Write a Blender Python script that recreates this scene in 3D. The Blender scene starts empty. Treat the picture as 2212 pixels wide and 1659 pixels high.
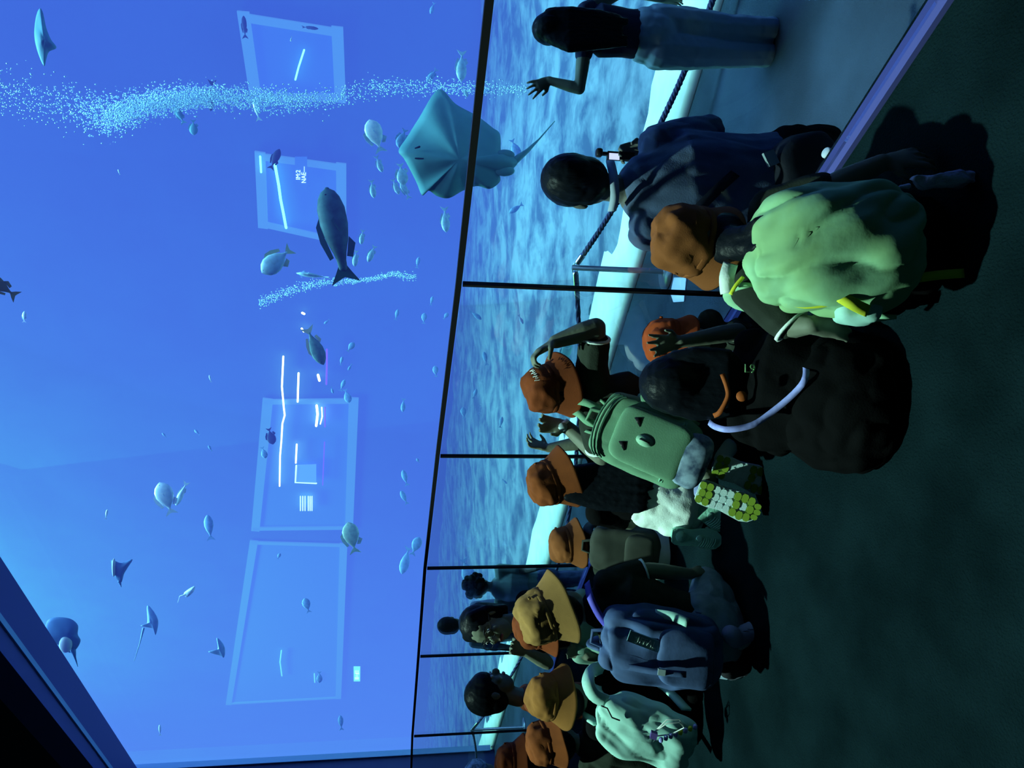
import bpy, bmesh, math, random
import numpy as np
from mathutils import Vector, Matrix, noise

random.seed(7)
SC = bpy.context.scene
COL = SC.collection

# ------------------------------------------------------------------ camera
FPX = 1500.0
CAM_H = 1.2
LOW = -0.9
PITCH = math.atan(0.144)
ROLL = 0.0194
cp, sp = math.cos(PITCH), math.sin(PITCH)
cr, sr = math.cos(ROLL), math.sin(ROLL)
F_AX = Vector((0, cp, -sp))
D0, R0 = Vector((0, -sp, -cp)), Vector((1, 0, 0))
D_AX = D0 * cr + R0 * sr          # picture right = world down (the phone was held on its side)
R_AX = R0 * cr - D0 * sr          # picture up = world right
CAM = Vector((0, 0, CAM_H))
cam_d = bpy.data.cameras.new('camera')
cam_d.sensor_fit = 'HORIZONTAL'
cam_d.sensor_width = 36.0
cam_d.lens = FPX / 2212.0 * 36.0
cam_d.clip_start, cam_d.clip_end = 0.05, 200
cam = bpy.data.objects.new('camera', cam_d)
COL.objects.link(cam)
M3 = Matrix((D_AX, R_AX, -F_AX)).transposed()
cam.matrix_world = Matrix.Translation(CAM) @ M3.to_4x4()
SC.camera = cam

# ------------------------------------------------------------------ view / world / lights
SC.view_settings.view_transform = 'Standard'
SC.view_settings.look = 'None'
SC.view_settings.gamma = 1.0
SC.view_settings.use_curve_mapping = False
SC.view_settings.exposure = 0.0
wd = bpy.data.worlds.new('hall_dark')
wd.use_nodes = True
wd.node_tree.nodes['Background'].inputs[0].default_value = (0.10, 0.30, 0.42, 1)
wd.node_tree.nodes['Background'].inputs[1].default_value = 0.026
SC.world = wd


def ray(x, y):
    return F_AX + D_AX * ((x - 1106.0) / FPX) + R_AX * ((829.5 - y) / FPX)


def W(x, y, d):
    """world point seen at photo pixel (x, y) at horizontal distance d ahead of the camera"""
    r = ray(x, y)
    return CAM + r * (d / r.y)


def WZ(x, y, z):
    r = ray(x, y)
    return CAM + r * ((z - CAM_H) / r.z)


def lamp(name, kind, loc, target, energy, color, **kw):
    l = bpy.data.lights.new(name, kind)
    l.energy, l.color = energy, color
    for k, v in kw.items():
        setattr(l, k, v)
    o = bpy.data.objects.new(name, l)
    COL.objects.link(o)
    o.location = loc
    o.rotation_euler = (Vector(target) - Vector(loc)).to_track_quat('-Z', 'Y').to_euler()
    return o


SPOT_POS = Vector((-3.5, 2.7, 9.0))
lamp('ceiling_spotlight', 'SPOT', SPOT_POS, (-0.5, 2.2, 0.4), 6800, (0.60, 1.0, 0.84), spot_size=math.radians(28), spot_blend=0.55, shadow_soft_size=0.10)
lamp('lower_hall_spotlight', 'SPOT', (0.6, 3.4, 8.6), (1.6, 4.6, -0.9), 620, (0.32, 0.66, 1.0), spot_size=math.radians(50), spot_blend=0.8, shadow_soft_size=0.2)

# tank geometry: its foot line is read off the lower floor
TB1, TB2 = WZ(1348, 700, LOW), WZ(1119, 1446, LOW)
T_E = (TB1 - TB2).normalized()                       # along the window, to the right
T_N = Vector((-T_E.y, T_E.x, 0))                     # into the tank
CORNER = WZ(1067, 1605, LOW)
CORNER = TB2 + T_E * (CORNER - TB2).dot(T_E)
T_LEN, T_DEP, T_TOP, T_ST = 24.0, 12.0, 30.0, -38.0   # right end, depth, height, left end


def tank_depth(x, y):
    """horizontal distance ahead at which the picture ray meets the tank window"""
    r = ray(x, y)
    t = (CORNER - CAM).dot(T_N) / r.dot(T_N)
    return (r * t).y


def TP(e, n, z):
    p = CORNER + T_E * e + T_N * n
    return Vector((p.x, p.y, z))


for e, n, z, pw, spr, col in ((-20.0, 5.0, 29.0, 15000, 180, (0.30, 0.72, 1.0)), (-11.0, 6.0, 29.0, 11000, 180, (0.30, 0.72, 1.0)), (-4.0, 5.0, 29.0, 2600, 180, (0.30, 0.72, 1.0)), (2.0, 3.0, 12.5, 1500, 80, (0.17, 0.42, 1.0)),
                              (7.0, 3.0, 12.5, 1500, 80, (0.17, 0.42, 1.0)), (12.0, 3.0, 12.5, 1500, 80, (0.17, 0.42, 1.0)), (17.0, 3.0, 12.5, 1500, 80, (0.17, 0.42, 1.0))):
    c = TP(e, n, z)
    lamp('tank_top_lamp', 'AREA', c, (c.x, c.y, -1), pw, col, shape='RECTANGLE', size=4.5, size_y=4.5, spread=math.radians(spr))

# ------------------------------------------------------------------ materials
MATS = {}


def mat(name, col, rough=0.8, metal=0.0, var=0.0, vscale=8.0, bump=0.0, bscale=60.0, emit=None, estr=0.0, spec=0.12, alpha=1.0, col2=None, sheen=0.0):
    if name in MATS:
        return MATS[name]
    m = bpy.data.materials.new(name)
    m.use_nodes = True
    nt = m.node_tree
    b = nt.nodes['Principled BSDF']
    b.inputs['Roughness'].default_value = rough
    b.inputs['Metallic'].default_value = metal
    b.inputs['Specular IOR Level'].default_value = spec
    b.inputs['Base Color'].default_value = (*col, 1)
    if sheen:
        b.inputs['Sheen Weight'].default_value = sheen
    tc = nt.nodes.new('ShaderNodeTexCoord')
    if var or col2:
        n = nt.nodes.new('ShaderNodeTexNoise')
        n.inputs['Scale'].default_value = vscale
        n.inputs['Detail'].default_value = 5
        nt.links.new(tc.outputs['Object'], n.inputs['Vector'])
        r = nt.nodes.new('ShaderNodeValToRGB')
        c2 = col2 if col2 else tuple(min(1, c * (1 + var)) for c in col)
        c1 = col if col2 else tuple(c * (1 - var) for c in col)
        r.color_ramp.elements[0].position, r.color_ramp.elements[1].position = 0.38, 0.62
        r.color_ramp.elements[0].color, r.color_ramp.elements[1].color = (*c1, 1), (*c2, 1)
        nt.links.new(n.outputs['Fac'], r.inputs['Fac'])
        nt.links.new(r.outputs['Color'], b.inputs['Base Color'])
    if bump:
        n = nt.nodes.new('ShaderNodeTexNoise')
        n.inputs['Scale'].default_value = bscale
        n.inputs['Detail'].default_value = 4
        nt.links.new(tc.outputs['Object'], n.inputs['Vector'])
        bp = nt.nodes.new('ShaderNodeBump')
        bp.inputs['Strength'].default_value = bump
        bp.inputs['Distance'].default_value = 0.01
        nt.links.new(n.outputs['Fac'], bp.inputs['Height'])
        nt.links.new(bp.outputs['Normal'], b.inputs['Normal'])
    if emit:
        b.inputs['Emission Color'].default_value = (*emit, 1)
        b.inputs['Emission Strength'].default_value = estr
    MATS[name] = m
    return m


def pane_mat(name, tint, gloss):
    m = bpy.data.materials.new(name)
    m.use_nodes = True
    nt = m.node_tree
    nt.nodes.remove(nt.nodes['Principled BSDF'])
    out = nt.nodes['Material Output']
    t = nt.nodes.new('ShaderNodeBsdfTransparent')
    t.inputs[0].default_value = (*tint, 1)
    g = nt.nodes.new('ShaderNodeBsdfGlossy')
    g.inputs['Roughness'].default_value = 0.02
    lw = nt.nodes.new('ShaderNodeFresnel')
    lw.inputs['IOR'].default_value = 1.3
    mul = nt.nodes.new('ShaderNodeMath')
    mul.operation = 'MULTIPLY'
    mul.inputs[1].default_value = gloss
    nt.links.new(lw.outputs[0], mul.inputs[0])
    mx = nt.nodes.new('ShaderNodeMixShader')
    nt.links.new(mul.outputs[0], mx.inputs[0])
    nt.links.new(t.outputs[0], mx.inputs[1])
    nt.links.new(g.outputs[0], mx.inputs[2])
    nt.links.new(mx.outputs[0], out.inputs[0])
    return m


def water_mat():
    m = bpy.data.materials.new('glowing_sea_water')
    m.use_nodes = True
    nt = m.node_tree
    nt.nodes.remove(nt.nodes['Principled BSDF'])
    out = nt.nodes['Material Output']
    a = nt.nodes.new('ShaderNodeVolumeAbsorption')
    a.inputs['Color'].default_value = (0.41, 0.647, 0, 1)
    a.inputs['Density'].default_value = WATER_SIG
    e = nt.nodes.new('ShaderNodeEmission')  # scattered lamp light imitated by a glow in the water itself
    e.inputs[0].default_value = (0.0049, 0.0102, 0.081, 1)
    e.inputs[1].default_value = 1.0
    ad = nt.nodes.new('ShaderNodeAddShader')
    nt.links.new(a.outputs[0], ad.inputs[0])
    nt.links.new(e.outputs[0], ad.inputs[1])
    nt.links.new(ad.outputs[0], out.inputs['Volume'])
    return m


WATER_SIG = 0.085

# ------------------------------------------------------------------ mesh helpers


class MB:
    def __init__(s):
        s.v, s.f = [], []

    def add(s, vs, fs):
        o = len(s.v)
        s.v.extend(Vector(p) for p in vs)
        s.f.extend([tuple(i + o for i in f) for f in fs])
        return s

    def box(s, c, ax, ay, az):
        """box with centre c and half-axis vectors"""
        c, ax, ay, az = map(Vector, (c, ax, ay, az))
        vs = [c + ax * i + ay * j + az * k for k in (-1, 1) for j in (-1, 1) for i in (-1, 1)]
        return s.add(vs, [(0, 2, 3, 1), (4, 5, 7, 6), (0, 1, 5, 4), (2, 6, 7, 3), (0, 4, 6, 2), (1, 3, 7, 5)])

    def aabox(s, x0, x1, y0, y1, z0, z1):
        return s.box(((x0 + x1) / 2, (y0 + y1) / 2, (z0 + z1) / 2), ((x1 - x0) / 2, 0, 0), (0, (y1 - y0) / 2, 0), (0, 0, (z1 - z0) / 2))

    def tube(s, pts, rad, n=10, side=None, caps=True):
        """loft through pts; rad is a radius or (a, b) pair per point (a along side); rounded ends"""
        pts = [Vector(p) for p in pts]
        rad = [(r, r) if not isinstance(r, (tuple, list)) else r for r in (rad if isinstance(rad, (list, tuple)) else [rad] * len(pts))]
        P, Rr = [], []
        m = len(pts)
        dirs = []
        for i in range(m):
            d = pts[min(i + 1, m - 1)] - pts[max(i - 1, 0)]
            dirs.append(d.normalized() if d.length > 1e-9 else Vector((0, 0, 1)))
        if caps:
            d = dirs[0]
            L = min(rad[0])
            for a in (80, 50, 22):
                P.append((pts[0] - d * L * math.sin(math.radians(a)), d))
                k = math.cos(math.radians(a))
                Rr.append((rad[0][0] * k, rad[0][1] * k))
        for p, d, r in zip(pts, dirs, rad):
            P.append((p, d))
            Rr.append(r)
        if caps:
            d = dirs[-1]
            L = min(rad[-1])
            for a in (22, 50, 80):
                P.append((pts[-1] + d * L * math.sin(math.radians(a)), d))
                k = math.cos(math.radians(a))
                Rr.append((rad[-1][0] * k, rad[-1][1] * k))
        ref = Vector(side) if side is not None else None
        vs, fs = [], []
        prev = None
        for (p, d), (a, b) in zip(P, Rr):
            if ref is not None:
                u = ref - d * ref.dot(d)
            else:
                u = prev - d * prev.dot(d) if prev is not None else d.orthogonal()
            if u.length < 1e-6:
                u = d.orthogonal()
            u.normalize()
            prev = u
            w = d.cross(u)
            for i in range(n):
                t = 2 * math.pi * i / n
                vs.append(p + u * (a * math.cos(t)) + w * (b * math.sin(t)))
        k = len(P)
        for j in range(k - 1):
            for i in range(n):
                fs.append((j * n + i, j * n + (i + 1) % n, (j + 1) * n + (i + 1) % n, (j + 1) * n + i))
        fs.append(tuple(range(n - 1, -1, -1)))
        fs.append(tuple(range((k - 1) * n, k * n)))
        return s.add(vs, fs)

    def ell(s, c, ax, ay, az, e=1.0, nu=16, nv=10):
        """(super)ellipsoid with half-axis vectors; e < 1 is boxier"""
        c, ax, ay, az = map(Vector, (c, ax, ay, az))

        def pw(v):
            return math.copysign(abs(v) ** e, v)
        vs = [c - az]
        for j in range(1, nv):
            ph = -math.pi / 2 + math.pi * j / nv
            for i in range(nu):
                th = 2 * math.pi * i / nu
                vs.append(c + ax * (pw(math.cos(ph)) * pw(math.cos(th))) + ay * (pw(math.cos(ph)) * pw(math.sin(th))) + az * pw(math.sin(ph)))
        vs.append(c + az)
        fs = [(0, 1 + (i + 1) % nu, 1 + i) for i in range(nu)]
        for j in range(nv - 2):
            for i in range(nu):
                a, b = 1 + j * nu, 1 + (j + 1) * nu
                fs.append((a + i, a + (i + 1) % nu, b + (i + 1) % nu, b + i))
        t, b = len(vs) - 1, 1 + (nv - 2) * nu
        fs += [(t, b + i, b + (i + 1) % nu) for i in range(nu)]
        return s.add(vs, fs)

    def lathe(s, c, axis, prof, n=32, ref=None, wob=None):
        """closed profile [(r, h)] turned about axis through c"""
        c, axis = Vector(c), Vector(axis).normalized()
        u = (Vector(ref) - axis * Vector(ref).dot(axis)).normalized() if ref is not None else axis.orthogonal().normalized()
        w = axis.cross(u)
        vs, fs = [], []
        k = len(prof)
        for j, (r, h) in enumerate(prof):
            for i in range(n):
                t = 2 * math.pi * i / n
                rr, hh = (r, h) if wob is None else wob(r, h, t, j)
                vs.append(c + axis * hh + (u * math.cos(t) + w * math.sin(t)) * rr)
        for j in range(k - 1):
            for i in range(n):
                fs.append((j * n + i, j * n + (i + 1) % n, (j + 1) * n + (i + 1) % n, (j + 1) * n + i))
        fs.append(tuple(range(n - 1, -1, -1)))
        fs.append(tuple(range((k - 1) * n, k * n)))
        return s.add(vs, fs)

    def prism(s, c, ax, ay, az, pts, t0=0.0, t1=1.0):
        """outline pts (in ax, ay) extruded along az from t0 to t1"""
        c, ax, ay, az = map(Vector, (c, ax, ay, az))
        n = len(pts)
        vs = [c + ax * p[0] + ay * p[1] + az * t for t in (t0, t1) for p in pts]
        fs = [tuple(range(n - 1, -1, -1)), tuple(range(n, 2 * n))]
        fs += [(i, (i + 1) % n, n + (i + 1) % n, n + i) for i in range(n)]
        return s.add(vs, fs)

    def wrinkle(s, amp, scale, seed=0.0):
        c = sum((Vector(v) for v in s.v), Vector()) / max(1, len(s.v))
        for v in s.v:
            q = v * scale + Vector((seed, seed * 1.7, -seed))
            v += Vector((noise.noise(q), noise.noise(q + Vector((31, 0, 0))), noise.noise(q + Vector((0, 47, 0))))) * amp
        return s

    def build(s, name, m, parent=None, smooth=True, voxel=None, it=0, fold=0.0, fscale=22.0, aniso=None, base=None, crease=False):
        org = Vector(parent.matrix_world.translation) if parent is not None else (Vector(base) if base is not None else Vector((0, 0, 0)))
        if parent is not None and parent.get('_org') is not None:
            org = Vector(parent['_org'])
        me = bpy.data.meshes.new(name)
        me.from_pydata([tuple(v - org) for v in s.v], [], s.f)
        me.update()
        bm = bmesh.new()
        bm.from_mesh(me)
        bmesh.ops.recalc_face_normals(bm, faces=bm.faces)
        bm.to_mesh(me)
        bm.free()
        if voxel:
            me = remesh(me, voxel, it)
        if fold:
            nv = len(me.vertices)
            me.update()
            co = [v.co.copy() for v in me.vertices]
            no = [v.normal.copy() for v in me.vertices]
            sd = random.uniform(0, 50)
            for i in range(nv):
                q = co[i] * fscale
                if aniso is not None:
                    a = Vector(aniso).normalized()
                    q -= a * q.dot(a) * 0.72
                q += Vector((sd, 0, 0))
                h = noise.noise(q) + 0.5 * noise.noise(q * 2.3)
                if crease:
                    h = 1.5 * min(.42, abs(noise.noise(q * .8))) ** .7 + 0.5 * h - .5
                co[i] = co[i] + no[i] * (fold * h)
            me.vertices.foreach_set('co', np.array([tuple(c) for c in co], dtype=np.float32).ravel())
            me.update()
        me.name = name
        me.materials.clear()
        me.materials.append(m)
        if smooth:
            me.polygons.foreach_set('use_smooth', [True] * len(me.polygons))
        o = bpy.data.objects.new(name, me)
        COL.objects.link(o)
        o['_org'] = tuple(org)
        if parent is not None:
            o.parent = parent
        else:
            o.location = org
        return o


def remesh(me, voxel, it=0):
    t = bpy.data.objects.new('tmp', me)
    COL.objects.link(t)
    r = t.modifiers.new('r', 'REMESH')
    r.mode = 'VOXEL'
    r.voxel_size = voxel
    if it:
        sm = t.modifiers.new('s', 'SMOOTH')
        sm.factor = 0.5
        sm.iterations = it
    dg = bpy.context.evaluated_depsgraph_get()
    out = bpy.data.meshes.new_from_object(t.evaluated_get(dg))
    bpy.data.objects.remove(t)
    return out


def tag(o, label=None, cat=None, group=None, kind=None):
    for k, v in (('label', label), ('category', cat), ('group', group), ('kind', kind)):
        if v:
            o[k] = v
    return o


def thing(name, label, cat, loc, group=None):
    o = bpy.data.objects.new(name, None)
    o.empty_display_size = 0.1
    COL.objects.link(o)
    o.location = loc
    o['_org'] = tuple(loc)
    return tag(o, label, cat, group)


def text_mesh(name, body, size, origin, ax, ay, m, parent, extrude=0.001):
    cu = bpy.data.curves.new(name, 'FONT')
    cu.body, cu.size, cu.extrude, cu.align_x, cu.align_y = body, size, extrude, 'CENTER', 'CENTER'
    t = bpy.data.objects.new('tmp', cu)
    COL.objects.link(t)
    dg = bpy.context.evaluated_depsgraph_get()
    me = bpy.data.meshes.new_from_object(t.evaluated_get(dg))
    bpy.data.objects.remove(t)
    ax, ay = Vector(ax).normalized(), Vector(ay).normalized()
    az = ax.cross(ay)
    org = Vector(parent['_org'])
    me.transform(Matrix.Translation(Vector(origin) - org) @ Matrix((ax, ay, az)).transposed().to_4x4())
    me.materials.clear()
    me.materials.append(m)
    me.name = name
    o = bpy.data.objects.new(name, me)
    COL.objects.link(o)
    o['_org'] = tuple(org)
    o.parent = parent
    return o


Z = Vector((0, 0, 1))

# ------------------------------------------------------------------ palette
SKIN = mat('skin', (0.130, 0.145, 0.110), 0.55, var=0.06, vscale=20, bump=0.04, bscale=120)
SKIN_D = mat('shaded_skin', (0.09, 0.095, 0.085), 0.55, var=0.06, vscale=20)  # darker copy of the skin, shade put into its colour
HAIR = mat('black_hair', (0.004, 0.0055, 0.008), 0.42, spec=0.05)
hn = HAIR.node_tree
h1, h2, h3 = hn.nodes.new('ShaderNodeMapping'), hn.nodes.new('ShaderNodeTexNoise'), hn.nodes.new('ShaderNodeBump')
h1.inputs['Scale'].default_value = (150, 150, 9)
h2.inputs['Scale'].default_value = 1.0
h3.inputs['Strength'].default_value, h3.inputs['Distance'].default_value = 0.35, 0.003
hn.links.new(hn.nodes['Texture Coordinate'].outputs['Object'], h1.inputs[0])
hn.links.new(h1.outputs[0], h2.inputs['Vector'])
hn.links.new(h2.outputs['Fac'], h3.inputs['Height'])
hn.links.new(h3.outputs[0], hn.nodes['Principled BSDF'].inputs['Normal'])
ORANGE = mat('orange_cotton', (0.150, 0.037, 0.008), 0.9, var=0.12, vscale=14, bump=0.12, bscale=420)
ORANGE_D = mat('deep_orange_cotton', (0.140, 0.030, 0.007), 0.9, var=0.1, vscale=14, bump=0.12, bscale=420)
YELLOW = mat('yellow_ochre_cotton', (0.235, 0.125, 0.038), 0.9, var=0.08, vscale=14, bump=0.12, bscale=420)
BROWN_T = mat('dark_brown_cotton', (0.020, 0.026, 0.020), 0.9, spec=0.05, var=0.2, vscale=12, bump=0.15, bscale=200)
BLACK_T = mat('black_cotton', (0.0030, 0.0032, 0.0036), 0.9, spec=0.03, bump=0.15, bscale=200)
WHITE_T = mat('white_cotton', (0.60, 0.70, 0.66), 0.85, bump=0.15, bscale=160)
WHITE_P = mat('white_plastic', (0.75, 0.78, 0.80), 0.4)
GREY_T = mat('grey_blue_denim', (0.24, 0.33, 0.42), 0.9, var=0.12, vscale=20, bump=0.2, bscale=300)
NAVY_T = mat('navy_linen', (0.075, 0.11, 0.19), 0.85, var=0.12, vscale=10, bump=0.15, bscale=200)
DARK_PL = mat('black_plastic', (0.01, 0.01, 0.012), 0.4)
STEEL = mat('dark_steel', (0.10, 0.12, 0.16), 0.35, metal=0.6)
CHROME = mat('bright_metal', (0.6, 0.65, 0.7), 0.25, metal=1.0)
EYE_W = mat('eye_white', (0.55, 0.58, 0.55), 0.3)
EYE_D = mat('dark_iris', (0.01, 0.01, 0.01), 0.2)
LIP = mat('lips', (0.20, 0.07, 0.07), 0.5)

# ------------------------------------------------------------------ the setting
BAL_A, BAL_B = WZ(1790, 380, 0.0), WZ(2040, 0, 0.0)          # foot line of the balustrade
BAL_E = (BAL_B - BAL_A).normalized()
BAL_N = Vector((-BAL_E.y, BAL_E.x, 0))                       # toward the tank
if BAL_N.y < 0:
    BAL_N = -BAL_N


def BP(e, n, z):
    p = BAL_A + BAL_E * e + BAL_N * n
    return Vector((p.x, p.y, z))


def bal_at(x, y):
    """where the picture ray meets the glass plane: (distance along, height, forward distance)"""
    r = ray(x, y)
    t = (BAL_A - CAM).dot(BAL_N) / r.dot(BAL_N)
    p = CAM + r * t
    return (p - BAL_A).dot(BAL_E), p.z, p.y


CARPET = mat('dark_teal_carpet', (0.0036, 0.0098, 0.0125), 0.95, var=0.28, vscale=3.2, bump=0.8, bscale=160, spec=0.0)
LOWFLOOR = mat('grey_lower_carpet', (0.027, 0.043, 0.068), 0.9, var=0.22, vscale=1.6, bump=0.5, bscale=120, spec=0.05)
NAVYWALL = mat('deep_blue_paint', (0.045, 0.05, 0.16), 0.6)
DARKWALL = mat('near_black_paint', (0.012, 0.018, 0.030), 0.8)

BJ = [(2040, 1066, 0), (1620, 990, 638), (1400, 945, 987), (1275, 918, 1221), (1206, 904, 1407), (1165, 891, 1576)]   # foot, rail, row of each joint in the photo
bfeet = [WZ(a, y, 0.0) for a, r, y in BJ]
btops = [W(r, y, p.y).z for (a, r, y), p in zip(BJ, bfeet)]
ext0 = bfeet[0] + (bfeet[0] - bfeet[1]).normalized() * 2.4
bfeet = [ext0] + bfeet + [bfeet[-1] + (bfeet[-1] - bfeet[-2]) * k for k in (1.0, 2.2)]
btops = [btops[0]] + btops + [btops[-1], btops[-1]]
m_ = MB()
pf = [p + BAL_N * 0.06 for p in bfeet[::-1]] + [Vector((ext0.x + 2, -3, 0)), Vector((-14, -3, 0)), Vector((-16, 6, 0))]
m_.prism((0, 0, 0), (1, 0, 0), (0, 1, 0), (0, 0, 1), [(p.x, p.y) for p in pf], -0.9, 0.0)
tag(m_.build('floor', CARPET, smooth=False), kind='structure')
m_ = MB()
lf = [TP(-6, 0.0, 0), TP(T_LEN, 0.0, 0), TP(T_LEN, -14, 0), TP(-6, -14, 0)]
m_.prism((0, 0, 0), (1, 0, 0), (0, 1, 0), (0, 0, 1), [(p.x, p.y) for p in lf], LOW - 0.15, LOW)
tag(m_.build('floor', LOWFLOOR, smooth=False), 'grey carpet of the lower viewing floor', kind='structure')

# header over the tank window: slanting a little with distance
hc0 = (CORNER - CAM).dot(T_N)


def tank_at(x, y, n=0.0):
    r = ray(x, y)
    t = (hc0 + n) / r.dot(T_N)
    p = CAM + r * t
    return (p - CORNER).dot(T_E), p.z


ha, hb = tank_at(301, 1659), tank_at(0, 1188.7)
h_slope = (hb[1] - ha[1]) / (hb[0] - ha[0])


def hz(e):
    return ha[1] + (e - ha[0]) * h_slope


def header_strip(name, up0, up1, n0, n1, m):
    b = MB()
    ea, eb = -2.0, T_LEN
    q = []
    for n in (n0, n1):
        q += [TP(ea, n, hz(ea) + up0), TP(eb, n, hz(eb) + up0), TP(eb, n, hz(eb) + up1), TP(ea, n, hz(ea) + up1)]
    b.add(q, [(0, 1, 2, 3), (7, 6, 5, 4), (0, 4, 5, 1), (1, 5, 6, 2), (2, 6, 7, 3), (3, 7, 4, 0)])
    return b.build(name, m, smooth=False)


HEADBLUE = mat('blue_header_paint', (0.07, 0.055, 0.27), 0.5)
HEADLITE = mat('pale_header_strip', (0.22, 0.34, 0.62), 0.4)
tag(header_strip('trim_1', 0.0, 0.5, -0.55, -0.05, HEADBLUE), kind='structure')
tag(header_strip('trim_2', -0.03, 0.5, -0.62, -0.55, HEADLITE), kind='structure')
tag(header_strip('trim_3', 0.0, 0.5, -0.85, -0.62, HEADBLUE), kind='structure')
tag(header_strip('wall_front', 0.5, 6.5, -0.85, -0.05, DARKWALL), kind='structure')
b = MB()
b.box(TP(-19.5, -0.35, 6.8), T_E * 19.5, T_N * 0.30, Z * 7.7)
tag(b.build('wall_left', NAVYWALL, smooth=False), kind='structure')
b = MB()
b.box(TP(0.03, -0.03, 3.2), T_E * 0.05, T_N * 0.06, Z * 4.0)
tag(b.build('trim_4', HEADLITE, smooth=False), kind='structure')
b = MB()
b.box(TP(1.9, -0.95, hz(1.9) + 2.2), T_E * 0.35, T_N * 0.12, Z * 1.6)
tag(b.build('trim_5', mat('black_gap', (0.003, 0.003, 0.005), 0.9), smooth=False), kind='structure')

# the water, its pane and its shell
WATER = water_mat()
b = MB()
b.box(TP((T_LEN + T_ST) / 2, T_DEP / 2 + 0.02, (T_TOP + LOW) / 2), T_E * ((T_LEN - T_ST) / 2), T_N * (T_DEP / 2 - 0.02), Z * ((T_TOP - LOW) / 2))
tag(b.build('tank_water', WATER, smooth=False), 'blue glowing water filling the big aquarium tank', 'water', kind='stuff')
b = MB()
b.box(TP(T_LEN / 2, -0.015, (T_TOP + LOW) / 2), T_E * (T_LEN / 2), T_N * 0.02, Z * ((T_TOP - LOW) / 2))
tag(b.build('window_1', pane_mat('clear_acrylic', (1, 1, 1), 0.04), smooth=False), 'clear acrylic pane of the big aquarium', kind='structure')
BACKP = mat('blue_tank_wall', (0.05, 0.20, 0.36), 0.9, var=0.08, vscale=0.4)
b = MB()
b.box(TP((T_LEN + T_ST) / 2, T_DEP + 0.1, (T_TOP + LOW) / 2), T_E * ((T_LEN - T_ST) / 2), T_N * 0.1, Z * ((T_TOP - LOW) / 2))
tag(b.build('wall_back', BACKP, smooth=False), kind='structure')
for nm, e in (('wall_side', T_ST - 0.1), ('wall_right', T_LEN + 0.1)):
    b = MB()
    b.box(TP(e, T_DEP / 2, (T_TOP + LOW) / 2), T_E * 0.1, T_N * (T_DEP / 2), Z * ((T_TOP - LOW) / 2))
    tag(b.build(nm, BACKP, smooth=False), kind='structure')
b = MB()
b.box(TP((T_LEN + T_ST) / 2, T_DEP / 2, T_TOP + 0.3), T_E * ((T_LEN - T_ST) / 2 + 1), T_N * (T_DEP / 2 + 0.5), Z * 0.1)
tag(b.build('ceiling', DARKWALL, smooth=False), kind='structure')

# sandy tank bed: a displaced grid
sand = bpy.data.materials.new('pale_sand')
sand.use_nodes = True
nt = sand.node_tree
bs = nt.nodes['Principled BSDF']
bs.inputs['Roughness'].default_value = 0.95
tc = nt.nodes.new('ShaderNodeTexCoord')
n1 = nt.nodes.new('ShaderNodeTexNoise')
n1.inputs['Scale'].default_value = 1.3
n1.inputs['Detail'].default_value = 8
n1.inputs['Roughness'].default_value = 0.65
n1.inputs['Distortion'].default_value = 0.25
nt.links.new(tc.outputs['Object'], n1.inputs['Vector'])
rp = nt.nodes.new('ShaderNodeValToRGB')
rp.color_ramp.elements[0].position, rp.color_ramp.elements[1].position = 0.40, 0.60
rp.color_ramp.elements[0].color, rp.color_ramp.elements[1].color = (0.035, 0.07, 0.12, 1), (0.21, 0.28, 0.36, 1)  # caustic light painted into the sand colour as pale and dark mottling
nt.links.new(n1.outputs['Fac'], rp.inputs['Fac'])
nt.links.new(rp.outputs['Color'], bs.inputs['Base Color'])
b = MB()
NE, NN = 240, 60
for j in range(NN + 1):
    for i in range(NE + 1):
        e, n = T_ST + (T_LEN - T_ST) * i / NE, 0.005 + (T_DEP - 0.05) * j / NN
        h = 0.10 * noise.noise(Vector((e * 0.5, n * 0.5, 3))) + 0.05 * noise.noise(Vector((e * 1.9, n * 1.9, 8))) + 0.055 * n
        b.v.append(TP(e, n, LOW + 0.02 + max(-0.01, h * min(1, n / 0.6))))
for j in range(NN):
    for i in range(NE):
        k = j * (NE + 1) + i
        b.f.append((k, k + 1, k + NE + 2, k + NE + 1))
tag(b.build('tank_sand', sand), 'sand bed mottled in place of caustic light inside the aquarium tank', 'sand', kind='stuff')

b = MB()
rows = []
for i in range(121):
    e = T_ST + (T_LEN - T_ST) * i / 120
    w0 = 0.85 + 0.22 * noise.noise(Vector((e * .55, 2, 0))) + 0.10 * noise.noise(Vector((e * 1.7, 5, 0)))
    rows.append([TP(e, 0.004, LOW + .0), TP(e, 0.004, LOW + .075), TP(e, w0 * .5, LOW + .085 + .02 * noise.noise(Vector((e * 2, 1, 1)))), TP(e, w0, LOW + .09), TP(e, w0 + .05, LOW + .0)])
for r in rows:
    b.v.extend(r)
for i in range(120):
    for k in range(4):
        b.f.append((i * 5 + k, i * 5 + 5 + k, i * 5 + 6 + k, i * 5 + 1 + k))
tag(b.build('tank_ledge', mat('white_sand_ledge', (.86, .90, .86), .9, var=.08, vscale=3)), 'smooth pale ledge of sand along the foot of the aquarium pane', 'sand', kind='stuff')

# ------------------------------------------------------------------ balustrade
bal = thing('glass_balustrade', 'clear glass balustrade with thin black top rail and lilac foot channel', 'railing', BP(0, 0, 0))
GLASS = pane_mat('balustrade_glass', (0.97, 0.98, 0.99), 0.35)
FOOT = mat('lilac_metal', (0.062, 0.064, 0.23), 0.5, metal=0.0)


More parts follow.
